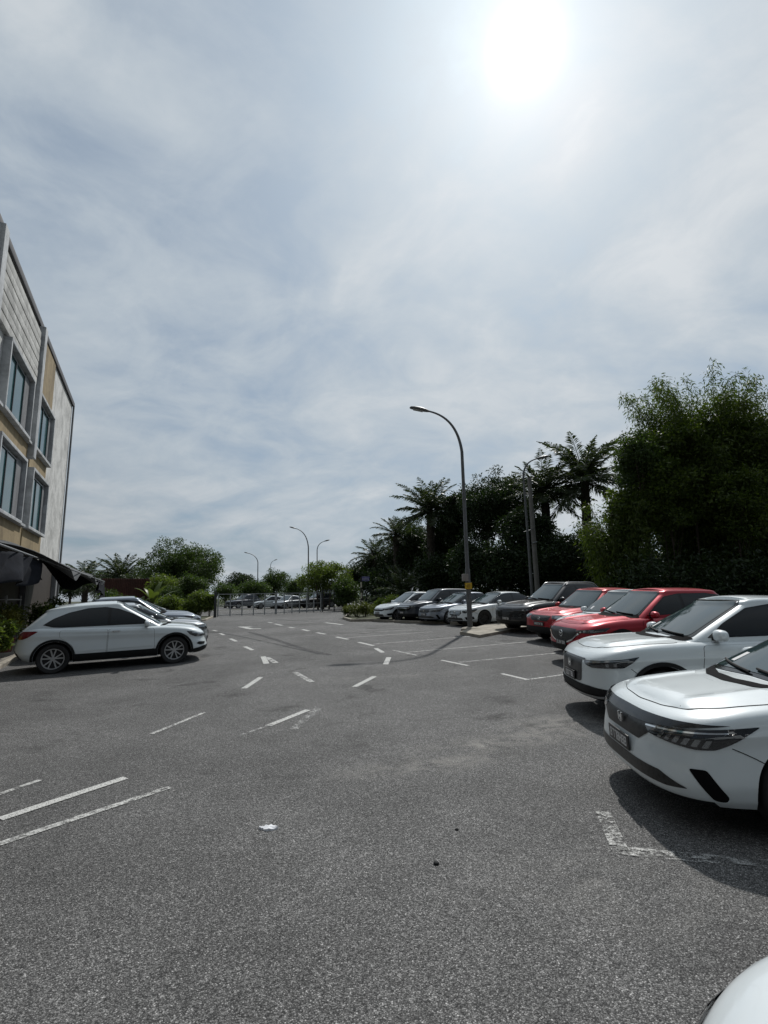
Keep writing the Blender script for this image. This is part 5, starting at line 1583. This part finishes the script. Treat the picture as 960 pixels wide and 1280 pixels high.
# left group
tree('rain_tree', on(226, 50), hgt(226, 671, 50), (wid(59, 50), wid(50, 50), 3.1), 'large round dark green tree behind the left row of cars', 'leafmid', 230, 150, .20, .75, 51, None, .22, -.75, None, 'tree', 3)
tree('broadleaf_tree', on(200, 44), hgt(200, 712, 44), (2.0, 1.8, 1.6), 'lighter green small tree before the large round tree', 'leaflight', 60, 110, .20, .6, 52)
tree('broadleaf_tree', on(238, 43), hgt(238, 712, 43), (1.7, 1.6, 1.5), 'small leafy tree in front of the right side of the round tree', 'leafmid', 60, 110, .18, .55, 53)
oil_palm(on(106, 58), hgt(106, 729, 58), 3.7, 28, 'feathery palm showing above the canopy corner', 61, 'palms behind the corrugated fence')
oil_palm(on(150, 56), hgt(150, 724, 56), 3.9, 30, 'feathery palm above the brown fence left of the round tree', 62, 'palms behind the corrugated fence')
tree('broadleaf_tree', on(88, 62), hgt(88, 712, 62), (3.2, 3, 2.0), 'low dark tree behind the canopy', 'leafdark', 60, 90, .25, .8, 54)
def banana(base, h, label, seed):
    rng = np.random.default_rng(seed); root = empty('banana_plant', base); tag(root, label, 'banana plant')
    MB().tube([(0, 0, -.05), (0, 0, h * .5)], [.10, .06], 8).build('stem', M['culm'], root, smooth=True)
    for k in range(8):
        az = k * 2.4 + .5; L = h * rng.uniform(.65, .9); el = R(rng.uniform(45, 80)); V = []; m = 10
        p = np.array([0, 0, h * .45]); s = np.array([-math.sin(az), math.cos(az), 0]); bend = R(rng.uniform(40, 95))
        for i in range(m + 1):
            t = i / m; e = el - bend * t * t
            w_ = .02 + .20 * math.sin(math.pi * min(1, .05 + .95 * t))**.6 * (0 if t < .12 else 1)
            dn = np.array([0, 0, -.25 * w_])
            V += [tuple(p + s * w_ + dn), tuple(p), tuple(p - s * w_ + dn)]
            p = p + np.array([math.cos(az) * math.cos(e), math.sin(az) * math.cos(e), math.sin(e)]) * L / m
        Fc = [(3 * i + q, 3 * i + q + 1, 3 * i + q + 4, 3 * i + q + 3) for i in range(m) for q in (0, 1)]
        mesh_obj('leaf', V, Fc, M['banana'], root, True)
banana(on(174, 36), 1.7, 'broad leaved banana plant behind the roof of the dark car', 71)
banana(on(192, 37), 2.3, 'taller banana plant with an upright pale leaf before the brown fence', 72)
for i, (px, Y, r, h, mt, lab) in enumerate([(250, 37.5, .9, 2.3, 'leaflight', 'tall light green shrub left of the dark gate post'), (262, 37.0, .5, 2.0, 'leaflight', 'slim upright shrub touching the dark gate post'),
        (238, 37, .9, 1.5, 'leaflight', 'low dark shrub behind the silver car bonnet'), (215, 36, 1.2, 1.7, 'leaflight', 'dense dark shrub behind the left row of cars'),
        (150, 35, 1.3, 1.5, 'leaflight', 'dark low shrub behind the roof of the white crossover'), (120, 34, 1.1, 1.4, 'leafdark', 'dark shrub by the canopy outer corner')]):
    shrub(on(px, Y), r, h, lab, mt, 80 + i, 40, 90, .15, 'shrubs behind the left row')
tree('broadleaf_tree', on(128, 66), hgt(128, 712, 66), (3.0, 2.6, 1.8), 'low tree between the two palms behind the brown fence', 'leafmid', 70, 100, .24, .8, 56)
tree('broadleaf_tree', on(170, 62), hgt(170, 706, 62), (2.6, 2.4, 2.2), 'green tree between the right palm and the large round tree', 'leafmid', 70, 100, .22, .75, 57)
for i, (px, Y, r, h, lab) in enumerate([(140, 38.5, 1.2, 2.3, 'leafy shrub covering the left part of the brown fence'), (212, 41, 1.4, 2.6, 'leafy shrub covering the right part of the brown fence'), (163, 40, .9, 1.7, 'lower shrub before the middle of the brown fence')]):
    shrub(on(px, Y), r, h, lab, 'leafmid', 180 + i, 44, 90, .16, 'shrubs before the brown fence')
# beyond the gate
tree('broadleaf_tree', on(404, 53), hgt(404, 692, 53), (wid(42, 53), 3, 2.2), 'light green roadside tree with thin trunks right of the gate', 'leaflight', 120, 120, .20, .65, 91, 'trees beyond the gate', .09, -.75, 3.3, 'tree', 4)
tree('broadleaf_tree', on(342, 72), hgt(342, 709, 72), (wid(24, 72), 2.6, 2.2), 'bright green rounded tree above the cars beyond the gate', 'leafmid', 80, 110, .22, .7, 92, 'trees beyond the gate')
tree('broadleaf_tree', on(300, 84), hgt(300, 713, 84), (wid(27, 84), 3.5, 2.4), 'dark tree left of the bright rounded tree beyond the gate', 'leafdark', 80, 100, .28, .9, 93, 'trees beyond the gate')
tree('broadleaf_tree', on(318, 68), hgt(318, 724, 68), (wid(26, 68), 2.2, 1.5), 'low green tree right behind the cars beyond the gate', 'leafmid', 70, 100, .22, .7, 94, 'trees beyond the gate')
tree('broadleaf_tree', on(370, 80), hgt(370, 722, 80), (wid(26, 80), 3, 1.8), 'low tree between the two taller trees beyond the gate', 'leafmid', 70, 100, .26, .8, 95, 'trees beyond the gate')
tree('broadleaf_tree', on(282, 70), hgt(282, 727, 70), (wid(20, 70), 2.2, 1.4), 'low bush like tree behind the left end of the gate', 'leafmid', 60, 100, .22, .7, 96, 'trees beyond the gate')
tree('broadleaf_tree', on(432, 46), hgt(432, 718, 46), (wid(20, 46), 1.6, 1.5), 'bushy dark green tree behind the street sign', 'leafmid', 70, 110, .18, .6, 97, 'trees beyond the gate')
mass('roadside_undergrowth', [tuple(np.array(on(px, 90)) + np.array([0, rng.uniform(0, 6), rng.uniform(.3, 2.4)])) for px in np.linspace(262, 470, 70)], np.full(70, 1.3), 90, .32, 'leafmid', 'low green roadside growth in the distance beyond the gate', 5)
# right: oil palms and broadleaf trees behind the parked cars
oil_palm(on(541, 44), hgt(541, 640, 44), 3.9, 40, 'oil palm with a dark skirt left of the tall street lamp', 101, 'oil palms behind the right row')
oil_palm(on(738, 36), hgt(738, 602, 36), 4.7, 36, 'tall oil palm spreading against the sky left of the bamboo', 102, 'oil palms behind the right row', lean=.3)
oil_palm(on(690, 38), hgt(690, 618, 38), 3.9, 36, 'oil palm standing between utility pole and the taller palm', 103, 'oil palms behind the right row')
oil_palm(on(497, 50), hgt(497, 670, 50), 2.9, 28, 'smaller oil palm left of the dark skirted palm', 104, 'oil palms behind the right row')
oil_palm(on(470, 56), hgt(470, 698, 56), 3.2, 26, 'low oil palm above the street sign', 105, 'oil palms behind the right row')
oil_palm(on(505, 40), 1.2, 3.2, 26, 'young oil palm with pale arching fronds behind the white hatchback', 106, 'oil palms behind the right row')
BR = [(452, 60, 700, 2.6, 2.0, 'low rounded tree above the street sign'), (470, 58, 688, 2.6, 2.4, 'tree in the dark grove right of the street sign'), (500, 54, 668, 2.8, 2.8, 'dense tree behind the smaller oil palm'),
      (518, 50, 652, 2.4, 3.0, 'dense tree left of the dark skirted palm'), (556, 46, 640, 2.2, 3.0, 'dense tree right of the dark skirted palm'), (690, 41, 648, 2.6, 2.8, 'dense tree behind the middle palm'), (745, 41, 656, 2.6, 2.8, 'dense tree behind the tall oil palm'), (612, 40, 588, 2.9, 3.3, 'tall dark broadleaf tree right of the tall street lamp'), (640, 42, 580, 2.6, 3.4, 'broad crowned tree behind the utility pole'),
      (575, 43, 604, 2.0, 3.0, 'slender dark tree directly behind the tall street lamp'), (525, 52, 648, 2.6, 2.8, 'dark tree between the two left oil palms'),
      (660, 36, 628, 2.4, 2.6, 'rounded dark tree at the foot of the middle palm'), (712, 34, 668, 3.0, 2.3, 'low dark tree below the tall oil palm'),
      (765, 36, 660, 3.0, 2.6, 'dark tree filling between the tall palm and the bamboo'), (590, 37, 668, 2.6, 2.2, 'low dark tree behind the white sedan'),
      (630, 35, 672, 2.6, 2.0, 'low dark tree behind the black suv'), (545, 41, 690, 2.6, 1.9, 'low dark tree behind the blue grey sedan'),
      (480, 54, 704, 2.8, 1.8, 'low dark tree behind the young oil palm')]
for i, (px, Y, py, rx, rz, lab) in enumerate(BR):
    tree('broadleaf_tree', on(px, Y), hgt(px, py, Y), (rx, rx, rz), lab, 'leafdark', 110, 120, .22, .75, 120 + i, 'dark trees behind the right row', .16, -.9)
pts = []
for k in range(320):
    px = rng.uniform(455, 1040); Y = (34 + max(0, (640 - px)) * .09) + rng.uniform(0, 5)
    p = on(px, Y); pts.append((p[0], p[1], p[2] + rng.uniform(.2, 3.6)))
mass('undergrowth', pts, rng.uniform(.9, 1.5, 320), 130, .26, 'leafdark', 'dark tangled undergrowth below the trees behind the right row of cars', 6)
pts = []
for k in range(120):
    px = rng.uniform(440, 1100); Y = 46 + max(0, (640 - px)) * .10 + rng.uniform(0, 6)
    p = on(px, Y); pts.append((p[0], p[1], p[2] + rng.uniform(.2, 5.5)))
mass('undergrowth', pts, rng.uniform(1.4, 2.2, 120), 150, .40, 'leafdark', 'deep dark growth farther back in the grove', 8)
for i, (px, Y, r, h, lab) in enumerate([(487, 35, 1.0, 1.5, 'light green shrub behind the nose of the white hatchback'), (478, 38, .9, 1.2, 'small light green shrub right of the street sign')]):
    shrub(on(px, Y), r, h, lab, 'leaflight', 140 + i, 36, 80, .14, 'shrubs behind the white hatchback')
# bamboo
bamboo(on(915, 27), hgt(900, 424, 27), 3.0, 84, 'huge dense bamboo clump behind the red suv', 151, 900, 1.25, .27)
bamboo(on(868, 28), hgt(850, 440, 28), 2.0, 56, 'bamboo clump with its tip bending left over the palms', 152, 800, .9, .26, lean=(-.25, 0))
bamboo(on(985, 27), hgt(960, 436, 27), 3.0, 56, 'bamboo clump at the right edge with loose feathery top', 153, 700, 1.15, .27)
bamboo(on(779, 26), hgt(779, 606, 26), 1.7, 40, 'low yellow green bamboo clump left of the tall ones', 154, 420, 1.0, .24)
tree('broadleaf_tree', on(815, 26), hgt(815, 528, 26), (1.4, 1.5, 2.2), 'leafy green tree at the left edge of the bamboo', 'leafmid', 110, 130, .17, .55, 155)
for i, (px, Y, py, rx, rz) in enumerate([(860, 31, 580, 2.6, 3.4), (900, 30, 580, 3.2, 3.2), (950, 30, 590, 3.2, 3.0), (1000, 30, 580, 3.4, 3.2), (1060, 28, 560, 3.4, 3.4)]):
    tree('broadleaf_tree', on(px, Y), hgt(px, py, Y), (rx, rx * .8, rz), 'dark tree hidden deep inside the bamboo', 'leafdark', 100, 110, .24, .8, 160 + i, 'dark trees inside the bamboo', .16, -.95)
for i, (px, Y, py, rx, rz, lab) in enumerate([(842, 26.5, 540, 1.5, 2.0, 'leafy clump leaning over the left shoulder of the bamboo'), (880, 26, 512, 2.0, 2.6, 'leafy clump in the middle front of the bamboo'), (925, 26, 500, 2.0, 2.6, 'leafy clump in the right front of the bamboo'),
        (972, 25.5, 508, 2.2, 2.6, 'leafy clump at the picture edge before the bamboo'), (800, 26, 600, 1.6, 1.8, 'lower leafy clump at the left foot of the bamboo'), (850, 25.5, 570, 2.2, 2.2, 'broad leafy clump low in the front of the bamboo'), (935, 25, 570, 2.6, 2.4, 'broad leafy clump low at the right of the bamboo')]):
    tree('broadleaf_tree', on(px, Y), hgt(px, py, Y), (rx, rx * .8, rz), lab, 'bamboo', 90, 120, .20, .62, 170 + i, 'leafy clumps along the bamboo', .035, -.9)
pts = []
for k in range(170):
    px = rng.uniform(770, 1080); Y = 28 + rng.uniform(0, 4)
    p = on(px, Y); pts.append((p[0], p[1], p[2] + rng.uniform(.2, 5.0)))
for k in range(90):
    px = rng.uniform(775, 1060); Y = rng.uniform(23.6, 25.0)
    p = on(px, Y); pts.append((p[0], p[1], p[2] + rng.uniform(.1, 2.6)))
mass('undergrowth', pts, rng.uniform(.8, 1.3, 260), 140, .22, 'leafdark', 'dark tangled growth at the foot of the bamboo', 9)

# ------------------------------------------------------------------ litter on the asphalt
x, y = g(336, 1036)
rng2 = np.random.default_rng(2); n = 22
V = [(0, 0, .014)] + [(.055 * (1 + .35 * rng2.normal() * .5) * math.cos(t) * 1.2, .035 * (1 + .4 * rng2.normal() * .5) * math.sin(t), .004 + .012 * rng2.random()) for t in np.linspace(0, 2 * math.pi, n, endpoint=False)]
V += [(v[0] * 1.05, v[1] * 1.05, -.002) for v in V[1:]]
Fc = [(0, 1 + k, 1 + (k + 1) % n) for k in range(n)] + [(1 + k, n + 1 + k, n + 1 + (k + 1) % n, 1 + (k + 1) % n) for k in range(n)]
o = mesh_obj('paper_scrap', V, Fc, simple('paper', (.66, .67, .70), .8)); o.location = (x, y, gz(y) + .004)
tag(o, 'crumpled white scrap of paper lying on the open asphalt', 'litter')
for px, py, r, lab in ((545, 1081, .016, 'dark pebble on the asphalt, the larger one nearer the camera'), (571, 1038, .012, 'small dark pebble on the asphalt, farther from the camera')):
    x, y = g(px, py); bm = bmesh.new(); bmesh.ops.create_icosphere(bm, subdivisions=2, radius=r)
    for v in bm.verts: v.co = Vector((v.co.x * 1.2, v.co.y, v.co.z * .7)) * (1 + .15 * math.sin(60 * v.co.x + 90 * v.co.y))
    me = bpy.data.meshes.new('pebble'); bm.to_mesh(me); bm.free(); me.materials.append(M['plastic']); o = bpy.data.objects.new('pebble', me); COL.objects.link(o)
    o.location = (x, y, gz(y) + r * .5); tag(o, lab, 'pebble')

# ------------------------------------------------------------------ cars
def nx(S): return S['wb'] / 2 + S['fo']
GR = 'cars parked nose out in the right row'
def npx(px, py, z): return g(px, py, z)
c_city = make_car('sedan', SEDAN, M['white'], 'white sedan with dark grille bar and black bumper vents, beside the white crossover')
place_car(c_city, (1.98, 4.52), 175, None, GR, nx(SEDAN))

c_hrv = make_car('crossover', CROSS_NEW, M['white'], 'white crossover with black lower bumper, between the white sedan and the red suv')
place_car(c_hrv, (2.66, 7.48), 176, None, GR, nx(CROSS_NEW))
c_suv = make_car('suv', SUV, M['red'], 'deep red suv with a winged emblem on its large dark grille')
place_car(c_suv, npx(701, 791, .70), 189, None, GR, nx(SUV))
c_red = make_car('crossover', SMALLSUV, M['red2'], 'smaller red crossover parked beside the black suv')
place_car(c_red, (4.68, 15.6), 203, None, GR, nx(SMALLSUV))
c_big = make_car('suv', BIGSUV, M['black'], 'big black suv with a wide barred grille beside the lamp island')
place_car(c_big, (4.35, 18.4), 204, None, GR, nx(BIGSUV))
c_lux = make_car('sedan', LUXSEDAN, M['white2'], 'white sedan with a round star emblem, just behind the tall street lamp')
place_car(c_lux, (2.95, 21.95), 205, None, GR, nx(LUXSEDAN))
c_blue = copy_tree(c_city); recolour(c_blue, M['white'], M['bluegrey'])
place_car(c_blue, (1.75, 23.75), 206, 'blue grey sedan parked left of the white sedan with the star emblem', GR, nx(SEDAN))
c_mpv = make_car('people_carrier', MPV, M['darkgrey'], 'dark people carrier half hidden between the white hatchback and the blue grey sedan')
place_car(c_mpv, (.80, 25.55), 206, None, GR, nx(MPV))
c_jazz = make_car('hatchback', HATCH, M['white2'], 'white hatchback at the far end of the right row by the kerbed island')
place_car(c_jazz, (-.47, 26.9), 207, None, GR, nx(HATCH))
c_corner = copy_tree(c_jazz); place_car(c_corner, (.42, .62), 176, 'white car showing only its bonnet corner at the lower right edge', GR, nx(HATCH))
GL = 'cars parked tail in at the building'
c_old = make_car('crossover', CROSS_OLD, M['white'], 'white crossover with black wheel arch trim, nearest car of the left row')
place_car(c_old, (-5.05, 14.23), 27, None, GL, nx(CROSS_OLD))
c_hid = copy_tree(c_old); place_car(c_hid, (4.75, 13.35), 203, 'pale car mostly hidden, its windscreen showing between the two red cars', GR, nx(CROSS_OLD))
c_l2 = copy_tree(c_city); recolour(c_l2, M['white'], M['silver']); place_car(c_l2, (-5.85, 16.6), 27, 'silver sedan directly behind the white crossover of the left row', GL, nx(SEDAN))
c_l3 = copy_tree(c_red); recolour(c_l3, M['red2'], M['bluegrey']); place_car(c_l3, (-6.95, 19.0), 27, 'blue grey crossover in the left row, between two silver cars', GL, nx(SMALLSUV))
c_l4 = copy_tree(c_lux); recolour(c_l4, M['white2'], M['silver']); place_car(c_l4, (-8.0, 21.6), 27, 'pale silver sedan at the far end of the left row', GL, nx(LUXSEDAN))
GF = 'cars on the road beyond the gate'
for src, old, new, px, Y, hd, S, lab in ((c_jazz, 'white2', 'white2', 316, 60, 205, HATCH, 'white hatchback seen through the gate, left of the silver one'), (c_old, 'white', 'white', 333, 62, 205, CROSS_OLD, 'white crossover through the gate, mostly behind the silver hatchback'),
        (c_jazz, 'white2', 'silver', 345, 58, 240, HATCH, 'silver hatchback seen through the middle of the gate'), (c_big, 'black', 'black', 375, 60, 215, BIGSUV, 'black suv seen through the right half of the gate'),
        (c_big, 'black', 'darkgrey', 285, 64, 230, BIGSUV, 'dark suv seen through the left end of the gate')):
    c = copy_tree(src)
    if old != new: recolour(c, M[old], M[new])
    p = at(px, 748, Y); place_car(c, (p.x, p.y), hd, lab, GF, nx(S))
# white panel van beyond the light green tree
x, y, z = at(411, 750, 63)
vn = empty('delivery_van', (x, y, gz(y)), R(205)); tag(vn, 'white box van beyond the light green tree right of the gate', 'van', GF)
MB().cube((-2.6, -.95, .55), (.9, .95, 2.7)).build('cargo_box', M['white2'], vn, bevel=.04)
cabp = [(.92, .45), (2.35, .45), (2.42, 1.0), (2.25, 1.25), (1.75, 2.0), (.92, 2.1)]
V = [(p[0], -.9, p[1]) for p in cabp] + [(p[0], .9, p[1]) for p in cabp]; n = 6
mb = MB(); mb.add(V, [tuple(range(n)), tuple(range(n, 2 * n))[::-1]] + [(k, (k + 1) % n, n + (k + 1) % n, n + k) for k in range(n)]); mb.build('cab', M['white2'], vn, bevel=.05)
mb = MB(); mb.box((2.02, 0, 1.63), (.02, 1.55, .78), Matrix.Rotation(R(-33.7), 3, 'Y')); mb.build('windscreen', M['wsglass'], vn)
for s in (-1, 1):
    MB().box((1.45, s * .905, 1.55), (.75, .02, .5)).build('side_window', M['glass'], vn)
    for ax in (1.55, -1.6):
        wv = MB().lathe([(0, -.1), (.2, -.1), (.36, -.1), (.37, .0), (.36, .1), (.2, .1), (0, .08)], 20, Matrix.Translation((ax, s * .82, .37)) @ Matrix.Rotation(R(90), 4, 'X')).build('wheel', M['rubber'], vn, smooth=True, sharp=40)
    MB().box((2.40, s * .68, .85), (.06, .3, .18)).build('headlamp', M['lens'], vn, bevel=.02)
